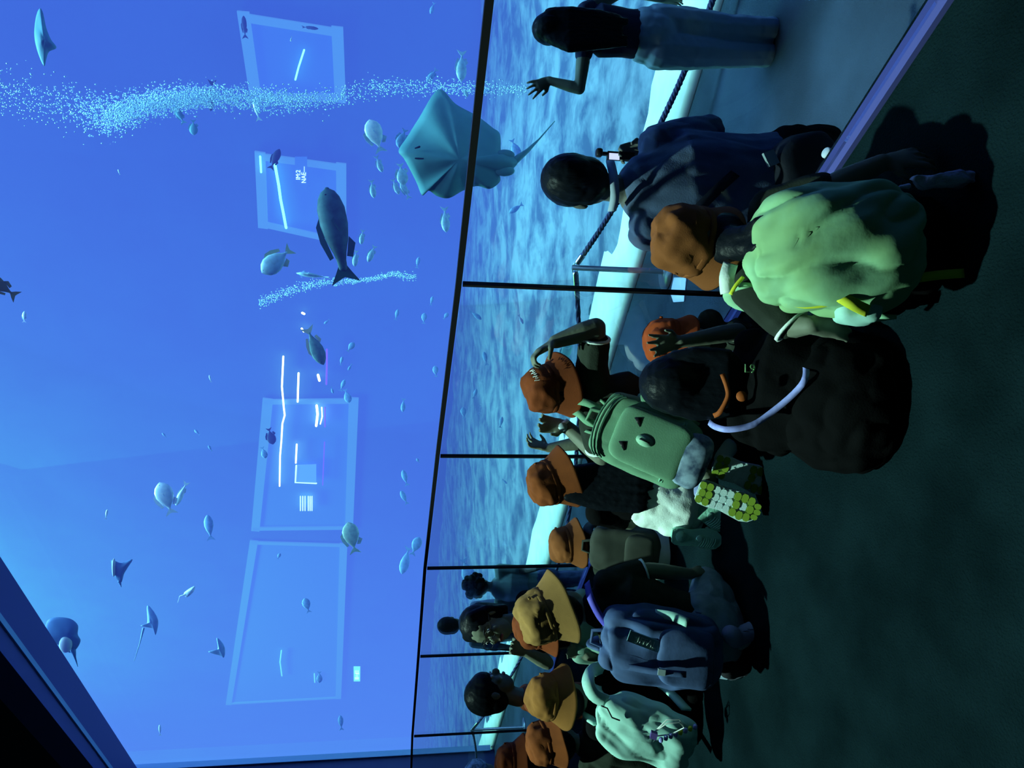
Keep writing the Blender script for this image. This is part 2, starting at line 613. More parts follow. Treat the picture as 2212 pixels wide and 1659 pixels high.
def slab(name, m, p, q, z0p, z0q, z1p, z1q, th):
    d = (q - p).normalized()
    n = Vector((-d.y, d.x, 0)) * th
    vs = [x + n * k + Z * z for k in (-1, 1) for x, z in ((p, z0p), (q, z0q), (q, z1q), (p, z1p))]
    return MB().add(vs, [(0, 1, 2, 3), (7, 6, 5, 4), (0, 4, 5, 1), (1, 5, 6, 2), (2, 6, 7, 3), (3, 7, 4, 0)]).build(name, m, bal, smooth=False)


for k in range(len(bfeet) - 1):
    p, q = bfeet[k], bfeet[k + 1]
    d = (q - p).normalized() * .008
    slab('top_rail', DARK_PL, p, q, btops[k] - .010, btops[k + 1] - .010, btops[k] + .010, btops[k + 1] + .010, .010)
    slab('foot_channel', FOOT, p, q, 0, 0, .016, .016, .030)
    if k == 0:
        d *= 0
    slab('glass_panel', GLASS, p + d, q - d, .017, .017, btops[k] - .014, btops[k + 1] - .014, .006)
    if k > 1:
        e = (q - p).normalized() * (.0055 if k < 4 else .008)
        slab('joint_seal', DARK_PL, p - e, p + e, .017, .017, btops[k] - .014, btops[k] - .014, .008)

# ------------------------------------------------------------------ figures


def frame(up, fwd):
    u = Vector(up).normalized()
    f = Vector(fwd)
    f = (f - u * f.dot(u)).normalized()
    return u, f, f.cross(u)        # up, forward, right


def add_head(mb, c, up, fwd, s):
    u, f, r = frame(up, fwd)
    mb.ell(c + u * .02 * s - f * .008 * s, r * .074 * s, f * .09 * s, u * .094 * s)
    mb.ell(c - u * .055 * s + f * .03 * s, r * .054 * s, f * .056 * s, u * .062 * s)
    mb.ell(c - u * .018 * s + f * .092 * s, r * .012 * s, f * .018 * s, u * .022 * s, nu=8, nv=6)
    for q in (-1, 1):
        mb.ell(c + r * q * .076 * s - u * .012 * s - f * .008 * s, r * .010 * s, f * .02 * s, u * .03 * s, nu=8, nv=6)
        mb.ell(c + r * q * .034 * s - u * .028 * s + f * .062 * s, r * .022 * s, f * .02 * s, u * .018 * s, nu=8, nv=6)


def add_face(parent, c, up, fwd, s):
    u, f, r = frame(up, fwd)
    for q in (-1, 1):
        b = MB().ell(c + r * q * .031 * s + u * .006 * s + f * .074 * s, r * .013 * s, f * .010 * s, u * .0075 * s, nu=10, nv=6)
        e = b.build('eye', EYE_W, parent)
        MB().ell(c + r * q * .031 * s + u * .006 * s + f * .081 * s, r * .0058 * s, f * .0045 * s, u * .006 * s, nu=8, nv=6).build('iris', EYE_D, e)
        MB().tube([c + r * q * .017 * s + u * .026 * s + f * .082 * s, c + r * q * .035 * s + u * .030 * s + f * .078 * s, c + r * q * .05 * s + u * .024 * s + f * .066 * s], [.003 * s, .004 * s, .002 * s], n=6).build('eyebrow', HAIR, parent)
    MB().ell(c - u * .058 * s + f * .086 * s, r * .024 * s, f * .009 * s, u * .009 * s, nu=10, nv=6).build('lips', LIP, parent)


def add_hand(mb, w, d, nrm, s=1.0, curl=0.6, spread=0.14, thumb=1):
    """hand at wrist w, reaching along d, palm facing nrm; thumb on the +/- side"""
    d = Vector(d).normalized()
    n = Vector(nrm)
    n = (n - d * n.dot(d)).normalized()
    x = d.cross(n) * thumb
    mb.tube([w - d * .01 * s, w + d * .03 * s, w + d * .068 * s], [(.022 * s, .015 * s), (.032 * s, .014 * s), (.034 * s, .012 * s)], side=x, n=12)
    for k, (off, ln) in enumerate(((.028, .062), (.0095, .072), (-.0095, .066), (-.027, .052))):
        p = w + d * .066 * s + x * off * s
        a = spread * (1.5 - k)
        dirv = (d + x * a).normalized()
        pts, q, ang = [p - dirv * .01 * s, p], p, 0.25 * curl
        for seg in (.46, .32, .24):
            dd = dirv * math.cos(ang) + n * math.sin(ang)
            q = q + dd * ln * seg * s
            pts.append(q)
            ang += curl
        mb.tube(pts, [.0092 * s, .0090 * s, .0082 * s, .0074 * s, .006 * s], n=8)
    t0 = w + d * .018 * s + x * .020 * s
    mb.tube([t0, t0 + (x * .8 + d * .55 + n * .35).normalized() * .03 * s, t0 + (x * .55 + d * .8 + n * (.35 + .4 * curl)).normalized() * .058 * s], [.012 * s, .0100 * s, .0072 * s], n=8)


def bucket_hat(parent, c, up, fwd, m, rc=.088, ro=.126, hgt=.095, drop=.06, dent=.006, ridges=True, seed=0, name='bucket_hat', tip=0.0):
    """crown as the part, brim, band and eyelets under it"""
    u, f, r = frame(up, fwd)
    rng = random.Random(seed)
    ph = [rng.uniform(0, 6.28) for _ in range(4)]

    def wob(rr, h, t, j):
        k = h / hgt
        return rr * (1 + .035 * math.sin(2 * t + ph[0]) * k + .03 * math.sin(3 * t + ph[1]) * k), h + dent * 1.0 * math.sin(2 * t + ph[2]) * (k > .5) * min(1, rr / .05)
    prof = [(rc, -.004), (rc, .10 * hgt), (rc * .99, .28 * hgt), (rc * .965, .46 * hgt), (rc * .91, .64 * hgt), (rc * .83, .79 * hgt), (rc * .70, .91 * hgt), (rc * .52, .975 * hgt), (rc * .3, hgt), (.003, 1.01 * hgt)]
    inner = [(.003, hgt - .002), (rc * .7, hgt - .005), (rc * .9, hgt - .025), (rc * .97, -.004)]
    b = MB().lathe(c, u, [(x[0], x[1]) for x in inner[::-1]][::-1] + [], 4) if False else MB()
    prof = [p for a_, b_ in zip(prof, prof[1:]) for p in (a_, ((a_[0] + b_[0]) / 2, (a_[1] + b_[1]) / 2))] + [prof[-1]]
    b.lathe(c, u, prof, 56, ref=f, wob=wob)
    b.wrinkle(dent, 26, seed + 1.0)
    hat = b.build(name, m, parent, fold=dent * .8, fscale=34)
    n_r = 9

    def bw(rr, h, t, j):
        k = max(0, (rr - rc) / (ro - rc))
        return rr * (1 + .02 * k * math.sin(3 * t + ph[3])), h + k * (.005 * math.sin(2 * t + ph[2]) + .002 * math.sin(5 * t + ph[0]) + tip * math.cos(t))
    up_, lo_ = [], []
    for k in range(n_r + 1):
        a = k / n_r
        rr, hh = rc * .98 + (ro - rc) * a, .006 - drop * (a ** 0.9)
        zz = .0014 * (k % 2) if ridges else 0
        up_.append((rr, hh + zz))
        lo_.append((rr, hh - .004))
    b = MB().lathe(c, u, up_ + lo_[::-1], 44, ref=f, wob=bw)
    b.build('brim', m, hat)
    b = MB()
    b.lathe(c, u, [(rc * 1.012, .002), (rc * 1.02, .004), (rc * 1.016, .016), (rc * 1.0, .018)], 40, ref=f, wob=wob)
    b.build('band', m, hat)
    for a in (1.25, -1.25):
        p = c + (f * math.cos(a) + r * math.sin(a)) * rc * .99 + u * .045
        o = (f * math.cos(a) + r * math.sin(a))
        MB().lathe(p - o * .004, o, [(.001, 0), (.006, 0), (.006, .006), (.0025, .007), (.0025, .004)], 10).build('eyelet', m, hat)
    return hat


def hair_cap(parent, c, up, fwd, s, m=None, extra=None, fringe=True, voxel=.007, hatted=False):
    u, f, r = frame(up, fwd)
    b = MB()
    if not hatted:
        b.ell(c + u * .030 * s - f * .022 * s, r * .086 * s, f * .097 * s, u * .100 * s)
    b.ell(c - u * .02 * s - f * .035 * s, r * .080 * s, f * .068 * s, u * .075 * s)
    if extra:
        extra(b, u, f, r)
    return b.build('hair', m or HAIR, parent, voxel=voxel, it=3, fold=.0022, fscale=75, aniso=u)


def figure(name, label, J, fwd, s=.95, up_head=None, face_dir=None, shirt=BROWN_T, pants=BLACK_T, skin=SKIN, sleeve=.62, pant_end=1.0,
           hands={}, voxel=.006, trim=None, base=None, hair=True, hair_fn=None, shoes=None, arm_r=1.0, leg_r=1.0, tor=(.135, .085), fold=.004, face=True, group=None, floor=0.0, cap=1.0, hatted=False, rise=.12, trim_on='LR'):
    """J: joints as (x, y, d) photo pixel + distance, or world vectors"""
    P = {k: (W(*v) if isinstance(v, (tuple, list)) else Vector(v)) for k, v in J.items()}
    if base is None:
        base = Vector((P['pelvis'].x, P['pelvis'].y, floor))
    t = thing(name, label, 'person', base, group)
    fwd = Vector(fwd).normalized()
    uh = (P['head'] - P['neck']).normalized() if up_head is None else Vector(up_head)
    if hatted:
        P['head'] = P['head'] - uh.normalized() * .035 * s
    fd = Vector(face_dir) if face_dir is not None else fwd
    rt = fwd.cross(Z).normalized()
    pel, che, nec = P['pelvis'], P['chest'], P['neck']
    for q, k in ((-1, 'L'), (1, 'R')):
        P.setdefault('sh' + k, che + rt * q * tor[0] * 1.0 + (nec - che) * .55)
        P.setdefault('hip' + k, pel + rt * q * .075 * s)
    # body: one continuous skin
    b = MB()
    add_head(b, P['head'], uh, fd, s)
    b.tube([che + (nec - che) * .6, nec, P['head'] - uh * .03 * s], [.05 * s, .046 * s, .046 * s])
    b.tube([pel, (pel + che) / 2, che, che + (nec - che) * .7], [(tor[0] * .88, tor[1] * .95), (tor[0] * .82, tor[1] * .9), (tor[0] * .95, tor[1]), (tor[0] * .55, tor[1] * .6)], side=rt, n=16)
    for k in 'LR':
        sh = P['sh' + k]
        b.tube([che + (nec - che) * .45, sh], [.045 * s, .042 * s * arm_r])
        if 'el' + k in P:
            el, wr = P['el' + k], P['wr' + k]
            b.tube([sh, sh.lerp(el, .4), el], [.042 * s * arm_r, .040 * s * arm_r, .032 * s * arm_r])
            b.tube([el, el.lerp(wr, .3), wr], [.032 * s * arm_r, .033 * s * arm_r, .0225 * s * arm_r])
            hs = hands.get(k)
            if hs:
                add_hand(b, wr, hs[0], hs[1], s * hs[2] if len(hs) > 2 else s, *(hs[3:] if len(hs) > 3 else ()))
        if 'kn' + k in P:
            hp, kn, an = P['hip' + k], P['kn' + k], P['an' + k]
            b.tube([pel, hp], .07 * s * leg_r)
            b.tube([hp, hp.lerp(kn, .4), kn], [.075 * s * leg_r, .068 * s * leg_r, .050 * s * leg_r])
            b.tube([kn, kn.lerp(an, .35), an], [.050 * s * leg_r, .050 * s * leg_r, .032 * s * leg_r])
            if 'to' + k in P:
                b.tube([an, an.lerp(P['to' + k], .5), P['to' + k]], [.032 * s, .034 * s, .026 * s])
    body = b.build('body', skin, t, voxel=voxel, it=3)
    # shirt
    if shirt is not None:
        g = MB()
        g.tube([pel - (che - pel).normalized() * .01, (pel + che) / 2, che, che + (nec - che) * .62], [(tor[0] * 1.06, tor[1] * 1.2), (tor[0] * .98, tor[1] * 1.14), (tor[0] * 1.1, tor[1] * 1.18), (tor[0] * .62, tor[1] * .78)], side=rt, n=18)
        for k in 'LR':
            sh = P['sh' + k]
            g.tube([che + (nec - che) * .42, sh], [.056 * s, .053 * s * arm_r])
            if 'el' + k in P:
                el = P['el' + k]
                e = sh.lerp(el, min(1, sleeve))
                g.tube([sh, e], [.053 * s * arm_r, .050 * s * arm_r])
                if sleeve > 1:
                    w2 = el.lerp(P['wr' + k], sleeve - 1)
                    g.tube([el, w2], [.048 * s * arm_r, .040 * s * arm_r])
        g.build('shirt', shirt, t, voxel=.007, it=3, fold=fold * 1.3, fscale=15, aniso=(che - pel) + rt * .12, crease=True)
        if trim is not None:
            for k in trim_on:
                if 'el' + k in P:
                    e, d = P['sh' + k].lerp(P['el' + k], min(1, sleeve)), (P['el' + k] - P['sh' + k]).normalized()
                    MB().lathe(e + d * .022 * s, d, [(.030, 0), (.051 * s * arm_r, 0), (.051 * s * arm_r, .007), (.030, .007)], 20).build('sleeve_trim', trim, t)
    if pants is not None and 'knL' in P:
        g = MB()
        g.tube([pel + (che - pel) * rise, pel - (che - pel).normalized() * .03], [(tor[0] * 1.16, tor[1] * 1.36), (tor[0] * 1.14, tor[1] * 1.42)], side=rt, n=16)
        for k in 'LR':
            hp, kn, an = P['hip' + k], P['kn' + k], P['an' + k]
            g.tube([pel, hp], .086 * s * leg_r)
            a = min(1, pant_end * 2)
            g.tube([hp, hp.lerp(kn, .5 * a), hp.lerp(kn, a)], [.090 * s * leg_r, .082 * s * leg_r, .066 * s * leg_r])
            if pant_end > .5:
                g.tube([kn, kn.lerp(an, (pant_end - .5) * 2)], [.066 * s * leg_r, .055 * s * leg_r])
        g.build('trousers', pants, t, voxel=.008, it=3, fold=fold * 1.4, fscale=15, crease=True)
    if hair:
        hair_cap(t, P['head'], uh, fd, s * cap, extra=hair_fn, hatted=hatted)
    if face:
        add_face(t, P['head'], uh, fd, s)
    return t, P


def shoe(parent, heel, toe, nrm, m_up, m_sole, wd=.045, hgt=.07, name='shoe', tread=None):
    """foot from heel to toe; nrm = outward normal of the sole"""
    L = toe - heel
    ln = L.length
    l = L.normalized()
    n = Vector(nrm)
    n = (n - l * n.dot(l)).normalized()
    w = l.cross(n)
    prof = [(0, .62), (.06, .82), (.2, .86), (.4, .76), (.6, .9), (.75, 1.0), (.88, .86), (.96, .55), (1, .2)]
    out = [(a * ln, k * wd) for a, k in prof] + [(a * ln, -k * wd) for a, k in prof[::-1]]
    up = MB()
    up.tube([heel + l * .12 * ln - n * hgt * .55, heel + l * .4 * ln - n * hgt * .5, heel + l * .72 * ln - n * hgt * .36, heel + l * .9 * ln - n * hgt * .26],
            [(wd * .78, hgt * .5), (wd * .76, hgt * .5), (wd * .9, hgt * .34), (wd * .72, hgt * .22)], side=w, n=16)
    up.tube([heel + l * .18 * ln - n * hgt * .6, heel + l * .16 * ln - n * hgt * 1.25], [.036, .034], n=14)
    o = up.build(name, m_up, parent, voxel=.005, it=2)
    s_ = MB().prism(heel - n * .022, l, w, n, out, 0, .022)
    s_.build('sole', m_sole, o, smooth=False)
    if tread:
        tread(o, heel, l, n, w, ln, wd, prof)
    return o


def band(parent, name, pts, width, thick, nrm, m):
    """flat strap through pts lying on a surface with normal nrm (vector or list)"""
    b = MB()
    pts = [Vector(p) for p in pts]
    fine, nn = [], []
    for i in range(len(pts) - 1):
        for k in range(4):
            t = k / 4
            p0, p1, p2, p3 = pts[max(i - 1, 0)], pts[i], pts[i + 1], pts[min(i + 2, len(pts) - 1)]
            fine.append(.5 * ((2 * p1) + (p2 - p0) * t + (2 * p0 - 5 * p1 + 4 * p2 - p3) * t * t + (3 * p1 - p0 - 3 * p2 + p3) * t ** 3))
    fine.append(pts[-1])
    vs, fs = [], []
    N = Vector(nrm)
    for i, p in enumerate(fine):
        d = (fine[min(i + 1, len(fine) - 1)] - fine[max(i - 1, 0)]).normalized()
        w = d.cross(N)
        w = w.normalized() if w.length > 1e-5 else d.orthogonal().normalized()
        n = w.cross(d).normalized()
        for a, c in ((-1, -1), (1, -1), (1, 1), (-1, 1)):
            vs.append(p + w * a * width / 2 + n * c * thick / 2)
    k = len(fine)
    for i in range(k - 1):
        for j in range(4):
            fs.append((i * 4 + j, i * 4 + (j + 1) % 4, i * 4 + 4 + (j + 1) % 4, i * 4 + 4 + j))
    fs += [(3, 2, 1, 0), tuple(range(4 * k - 4, 4 * k))]
    b.add(vs, fs)
    return b.build(name, m, parent)


VIEW = Vector((0, 1, 0))


def hat_script(hat, c, up, a0, a1, h, rc, m):
    """small stitched script on the crown; angle 0 faces the camera, positive to the right"""
    u, f, r = frame(up, Vector((0, -1, 0)))
    pts = []
    for k in range(15):
        a = a0 + (a1 - a0) * k / 14
        hh = h + (.009 if k % 2 else -.006) * (1.3 if k % 4 == 1 else .7)
        pts.append(c + (f * math.cos(a) - r * math.sin(a)) * (rc * (1.0 - .8 * max(0, hh - .055) / .05 * .35) + .006) + u * hh)
    return MB().tube(pts, .0016, n=6).build('white_script', m, hat)




def facing(deg):
    """horizontal direction, 0 = away from the camera, positive to the right"""
    a = math.radians(deg)
    return Vector((math.sin(a), math.cos(a), 0))


MINT = mat('mint_nylon', (0.30, 0.54, 0.48), 0.7, bump=0.04, bscale=120)
LIME = mat('lime_green_nylon', (0.21, 0.38, 0.18), 0.75, col2=(0.25, 0.50, 0.31), vscale=5, bump=0.05, bscale=60)
OLIVE = mat('green_canvas', (0.13, 0.27, 0.165), 0.8, var=0.1, vscale=10, bump=0.06, bscale=200)
BLUEBAG = mat('blue_nylon', (0.050, 0.085, 0.19), 0.7, var=0.2, vscale=9, bump=0.05, bscale=80)
YSTRAP = mat('yellow_webbing', (0.55, 0.60, 0.04), 0.7)
LILAC = mat('lilac_ribbon', (0.30, 0.32, 0.72), 0.6, var=0.15, vscale=40)
PURPLE = mat('purple_ribbon', (0.08, 0.07, 0.42), 0.6)
LETTER = mat('pale_print', (0.55, 0.62, 0.58), 0.7)

# ---- kneeling child with green backpack, hands up at the hat
J = dict(head=(1185, 840, 2.5), neck=(1248, 852, 2.5), chest=(1330, 872, 2.47), pelvis=(1490, 950, 2.42),
         shL=(1285, 915, 2.47), elL=(1300, 985, 2.52), wrL=(1222, 920, 2.60),
         shR=(1278, 795, 2.44), elR=(1287, 708, 2.38), wrR=(1200, 738, 2.40))
pl = W(*J['pelvis'])
J.update(knL=Vector((pl.x - .07, pl.y + .27, .075)), knR=Vector((pl.x + .10, pl.y + .27, .075)), anL=W(1530, 1035, 2.32), anR=W(1556, 985, 2.33))
boy, P = figure('person', 'child kneeling in orange hat, both hands raised to the brim, green backpack on back', J, hatted=True, fwd=facing(-4), s=.94, up_head=Z + Vector((-.12, .02, 0)),
                shirt=BROWN_T, pants=mat('dark_shorts', (0.02, 0.025, 0.035), .9), sleeve=.58, pant_end=.62, voxel=.0048, trim=WHITE_T, tor=(.12, .08), arm_r=1.2,
                hands={'R': (W(1150, 768, 2.40) - W(1200, 738, 2.40), W(1180, 800, 2.40) - W(1180, 750, 2.40), 1.12, 1.0, .03, 1),
                       'L': (W(1150, 914, 2.62) - W(1222, 920, 2.60), Vector((.3, -1, 0)), 1.0, .75, .10, -1)}, hair=True)
hat = bucket_hat(boy, W(1190, 838, 2.5), Z + Vector((-.22, -.12, 0)), facing(30), ORANGE_D, rc=.090, ro=.128, hgt=.100, drop=.055, seed=3, tip=.022)
hat_script(hat, W(1190, 838, 2.5), Z + Vector((-.22, -.12, 0)), .45, 1.15, .066, .090, LETTER)
LIMESOLE = mat('olive_rubber', (0.20, 0.30, 0.03), .7)
SOLEW = mat('white_rubber', (0.55, 0.72, 0.72), .6, bump=.3, bscale=500)
SNK = mat('lavender_mesh', (0.20, 0.24, 0.44), .8, bump=.3, bscale=300, var=.2, vscale=30)


def tread(o, heel, l, n, w, ln, wd, prof):
    rows = 9
    for i in range(rows):
        a = (i + .5) / rows
        hw = np.interp(a, [p[0] for p in prof], [p[1] for p in prof]) * wd
        cols = (-.62, 0, .62)
        for j, c in enumerate(cols):
            green = a < .22 or (a > .58 and not (j == 1 and i % 2 == 0)) or (a > .85)
            hl, hh = ln / rows * .46, hw * .30
            cc = heel + l * (a + (.018 if j == 1 else 0)) * ln + w * c * hw
            pts = [(-hl, -hh * .5), (-hl * .5, -hh), (hl * .5, -hh), (hl, -hh * .5), (hl, hh * .5), (hl * .5, hh), (-hl * .5, hh), (-hl, hh * .5)]
            MB().prism(cc, l, w, n, pts, -.001, .006 if green else .003).build('tread_pad', LIMESOLE if green else SOLEW, o, smooth=False)


sn = Vector((-.05, -1, .45))
shoe(boy, W(1543, 1003, 2.30), W(1672, 1050, 2.235), sn, SNK, SOLEW, wd=.051, hgt=.075, name='sneaker', tread=tread)
shoe(boy, W(1507, 1060, 2.27), W(1640, 1108, 2.20), sn, SNK, SOLEW, wd=.051, hgt=.075, name='sneaker', tread=tread)
MB().tube([W(1556, 985, 2.33), W(1570, 968, 2.34)], [.034, .036]).build('sock', mat('pale_blue_knit', (.35, .50, .58), .9), boy)
wt = thing('wristwatch', 'pale plastic wristwatch on raised left wrist of kneeling child', 'watch', W(1216, 918, 2.6))
d_ = (W(1222, 920, 2.60) - W(1300, 985, 2.52)).normalized()
MB().lathe(W(1219, 919, 2.597), d_, [(.022, -.008), (.0275, -.008), (.0275, .008), (.022, .008)], 20).build('strap', WHITE_P, wt)
MB().lathe(W(1216, 922, 2.572), (0, -1, .2), [(.001, 0), (.017, 0), (.017, .008), (.001, .009)], 18).build('dial', mat('watch_dial', (.25, .35, .38), .3), wt)


def backpack(name, label, top, bot, out, hw, ht, m, e=.42, wr=.010, wsc=14, seed=1.0, strap_to=None, extra=None, handle=True, pocket=.42, strap_m=None, fold=0.004, fdir=None, fsc=15):
    top, bot, out = Vector(top), Vector(bot), Vector(out)
    u = (top - bot)
    ln = u.length
    u.normalize()
    o_ = (out - u * out.dot(u)).normalized()
    sd = u.cross(o_)
    c = (top + bot) / 2
    t = thing(name, label, 'backpack', c - u * ln / 2)
    b = MB().ell(c, sd * hw, o_ * ht, u * ln / 2, e=e, nu=150, nv=96)
    b.wrinkle(wr, wsc, seed)
    b.build('main_compartment', m, t, fold=fold, fscale=fsc, aniso=fdir if fdir is not None else u, crease=True)
    if pocket:
        b = MB().ell(c - u * ln * .2 + o_ * ht * .82, sd * hw * .8, o_ * ht * .42, u * ln * pocket / 2, e=.5, nu=30, nv=16)
        b.wrinkle(wr * .6, wsc * 1.4, seed + 3)
        b.build('front_pocket', m, t)
    if handle:
        MB().tube([c + u * ln * .48 - sd * .03, c + u * (ln * .5 + .035) - sd * .02, c + u * (ln * .5 + .035) + sd * .02, c + u * ln * .48 + sd * .03], .007, n=8).build('carry_loop', strap_m or m, t)
    for q in (-1, 1):
        band(t, 'shoulder_strap', [c + u * ln * .46 + sd * q * hw * .45 - o_ * ht * .7, c + u * ln * .56 + sd * q * hw * .55 - o_ * (ht + .05), c + u * ln * .40 + sd * q * hw * .7 - o_ * (ht + .20), c - u * ln * .1 + sd * q * hw * .95 - o_ * (ht + .15), c - u * ln * .36 + sd * q * hw * .95 - o_ * ht * .8], .045, .010, sd * q, strap_m or m)
    return t, c, u, o_, sd, ln


top, bot = W(1292, 905, 2.36), W(1500, 995, 2.24)
bp, c, u, o_, sd, ln = backpack('backpack', 'green canvas backpack with oval badge worn by kneeling child', top, bot, Vector((0, -1, .35)), .125, .065, OLIVE, wr=.006, seed=2.0, pocket=0)
b = MB().ell(c - u * .02 + o_ * .055, sd * .098, o_ * .024, u * ln * .36, e=.38, nu=36, nv=18)
b.wrinkle(.003, 20, 4).build('front_flap', OLIVE, bp)
for k in range(3):
    b = MB()
    pts = [c + u * ln * (.30 - .0 * k) + sd * (.112 * math.cos(a)) + u * (.045 * math.sin(a)) + o_ * (.060 + .004 * k) + u * .012 * k for a in np.linspace(.15, math.pi - .15, 12)]
    b.tube(pts, .0035, n=6).build('zip_piping', mat('dark_green_piping', (.05, .12, .08), .6), bp)
ell = [(.019 * math.cos(a), .030 * math.sin(a)) for a in np.linspace(0, 2 * math.pi, 20, endpoint=False)]
bd = MB().prism(c + u * .0 + o_ * .078 + sd * .0, sd, u, o_, ell, 0, .004).build('badge', mat('pale_green_rubber', (.24, .46, .32), .6), bp)
MB().box(c + o_ * .0835, sd * .002, u * .018, o_ * .001).build('badge_mark', DARK_PL, bd)
for (du, ds) in ((.062, -.042), (.045, .052)):
    MB().prism(c + u * du + sd * ds + o_ * .077, sd, u, o_, [(-.016, -.012), (.016, -.008), (.006, .016)], 0, .003).build('dark_patch', DARK_PL, bp)
for k in range(4):
    MB().tube([c - u * (ln * (.27 + .025 * k)) + sd * x + o_ * (.072 - .004 * k - 1.2 * x * x) for x in np.linspace(-.105, .105, 8)], .0035, n=6).build('zip_ridge', mat('mid_green_piping', (.18, .42, .28), .6), bp)
DENIM = mat('patchy_denim', (.05, .08, .14), .85, col2=(.26, .36, .46), vscale=26)
MB().ell(c - u * ln * .47 + o_ * .03, sd * .095, o_ * .05, u * .055, e=.6, nu=28, nv=14).wrinkle(.004, 30, 2).build('denim_bottom', DENIM, bp)
for q_ in ((W(1305, 888, 2.36), W(1272, 872, 2.38), W(1246, 866, 2.42), W(1236, 868, 2.46)), (W(1300, 918, 2.36), W(1272, 912, 2.38), W(1252, 895, 2.42), W(1240, 888, 2.46))):
    band(bp, 'upper_strap', q_, .026, .006, Vector((0, -1, .3)), OLIVE)
SIDEP = MB().ell(c + sd * .125 - u * .01 + o_ * .01, sd * .024, o_ * .05, u * .095, e=.55, nu=24, nv=14).wrinkle(.004, 22, 5).build('side_pocket', OLIVE, bp)

# ---- girl kneeling in white gathered trousers, slippers
J = dict(head=(1190, 1040, 2.80), neck=(1262, 1045, 2.80), chest=(1330, 1052, 2.78), pelvis=(1452, 1082, 2.70),
         shR=(1290, 985, 2.80), elR=(1262, 955, 2.95), wrR=(1185, 968, 2.98), shL=(1290, 1108, 2.78), elL=(1360, 1130, 2.85), wrL=(1370, 1110, 2.98))
pl = W(*J['pelvis'])
J.update(knL=Vector((pl.x - .055, pl.y + .20, .08)), knR=Vector((pl.x + .075, pl.y + .20, .08)), anL=W(1500, 1130, 2.72), anR=W(1515, 1085, 2.70))


def long_hair(b, u, f, r):
    hc = W(1190, 1040, 2.80)
    for k in range(9):
        q = (k - 4) / 4
        b.tube([hc - f * .07 - u * .05 + r * q * .05, W(1290, 1050 - q * 38, 2.70), W(1380, 1054 - q * 44 + random.uniform(-8, 8), 2.64), W(1412 + random.uniform(-14, 10), 1056 - q * 42, 2.62)], [.024, .028, .022, .005], n=8)


girl, P = figure('person', 'long-haired child kneeling in white gathered trousers and orange hat, one hand raised', J, hatted=True, fwd=facing(6), s=.92, up_head=Z + Vector((-.15, 0, 0)),
                 shirt=BLACK_T, pants=WHITE_T, sleeve=.7, pant_end=.95, voxel=.0055, tor=(.118, .082), hair_fn=long_hair, leg_r=1.02, rise=.40, fold=.006,
                 hands={'R': (W(1140, 955, 3.0) - W(1185, 968, 2.98), Vector((0, -.4, -1)), .95, .55, .2, 1), 'L': (Vector((0, 1, -.3)), Vector((0, 0, -1)))})
bucket_hat(girl, W(1192, 1040, 2.80), Z + Vector((-.32, -.14, 0)), facing(20), ORANGE, rc=.094, ro=.136, hgt=.098, drop=.075, seed=11)
GSOLE = mat('mint_rubber', (.24, .54, .42), .6, bump=.3, bscale=120)


def slip(o, heel, l, n, w, ln, wd, prof):
    b = MB()
    for i in range(7):
        a = .60 + .045 * i
        hw = np.interp(a, [p[0] for p in prof], [p[1] for p in prof]) * wd * .8
        b.tube([heel + l * (a * ln - .012 * (x / max(hw, .01)) ** 2) + w * x + n * .001 for x in np.linspace(-.1 * hw, hw, 6)], .0016, n=5)
    b.build('tread_ridges', mat('pale_mint_rubber', (.36, .70, .60), .6), o)['kind'] = 'stuff'
    MB().lathe(heel + l * .55 * ln, n, [(.001, -.001), (.013, -.001), (.013, .002), (.008, .003), (.001, .003)], 18).build('sole_disc', mat('pale_mint_rubber', (.36, .70, .60), .6), o)


shoe(girl, W(1482, 1085, 2.60), W(1578, 1138, 2.55), Vector((.0, -1, .5)), GSOLE, GSOLE, wd=.045, hgt=.045, name='slipper', tread=slip)
shoe(girl, W(1452, 1158, 2.60), W(1560, 1168, 2.55), Vector((.0, -1, .5)), GSOLE, GSOLE, wd=.040, hgt=.045, name='slipper', tread=slip)

# ---- child between girl and squatting child
J = dict(head=(1228, 1176, 3.25), neck=(1282, 1178, 3.25), chest=(1330, 1180, 3.23), pelvis=(1415, 1188, 3.20), elR=(1380, 1140, 3.30), wrR=(1400, 1120, 3.45), elL=(1385, 1228, 3.30), wrL=(1400, 1215, 3.45))
pl = W(*J['pelvis'])
J.update(knL=Vector((pl.x - .065, pl.y + .17, .09)), knR=Vector((pl.x + .065, pl.y + .17, .09)), anL=Vector((pl.x - .065, pl.y + .02, .05)), anR=Vector((pl.x + .065, pl.y + .02, .05)))
k3, P = figure('person', 'small child seated in dark brown top and orange hat with striped brim stitching', J, hatted=True, fwd=facing(4), s=.90, up_head=Z + Vector((-.03, -.02, 0)), shirt=BROWN_T, pants=WHITE_T, voxel=.007, sleeve=.7,
               hands={'R': (Vector((0, 1, -.2)), Vector((0, 0, -1))), 'L': (Vector((0, 1, -.2)), Vector((0, 0, -1)))}, tor=(.115, .085))
bucket_hat(k3, W(1226, 1176, 3.25), Z + Vector((-.10, -.10, 0)), facing(0), mat('tan_orange_cotton', (0.17, 0.054, 0.015), .9, var=.1, bump=.12, bscale=420), rc=.086, ro=.122, hgt=.085, drop=.06, seed=23)
b3, c, u, o_, sd, ln = backpack('backpack', 'slouchy dark brown rucksack of child in striped-brim hat', W(1275, 1180, 3.13), W(1425, 1195, 3.04), Vector((0, -1, .3)), .105, .055, mat('dark_brown_nylon', (.035, .04, .032), .8, var=.2), wr=.009, seed=9)

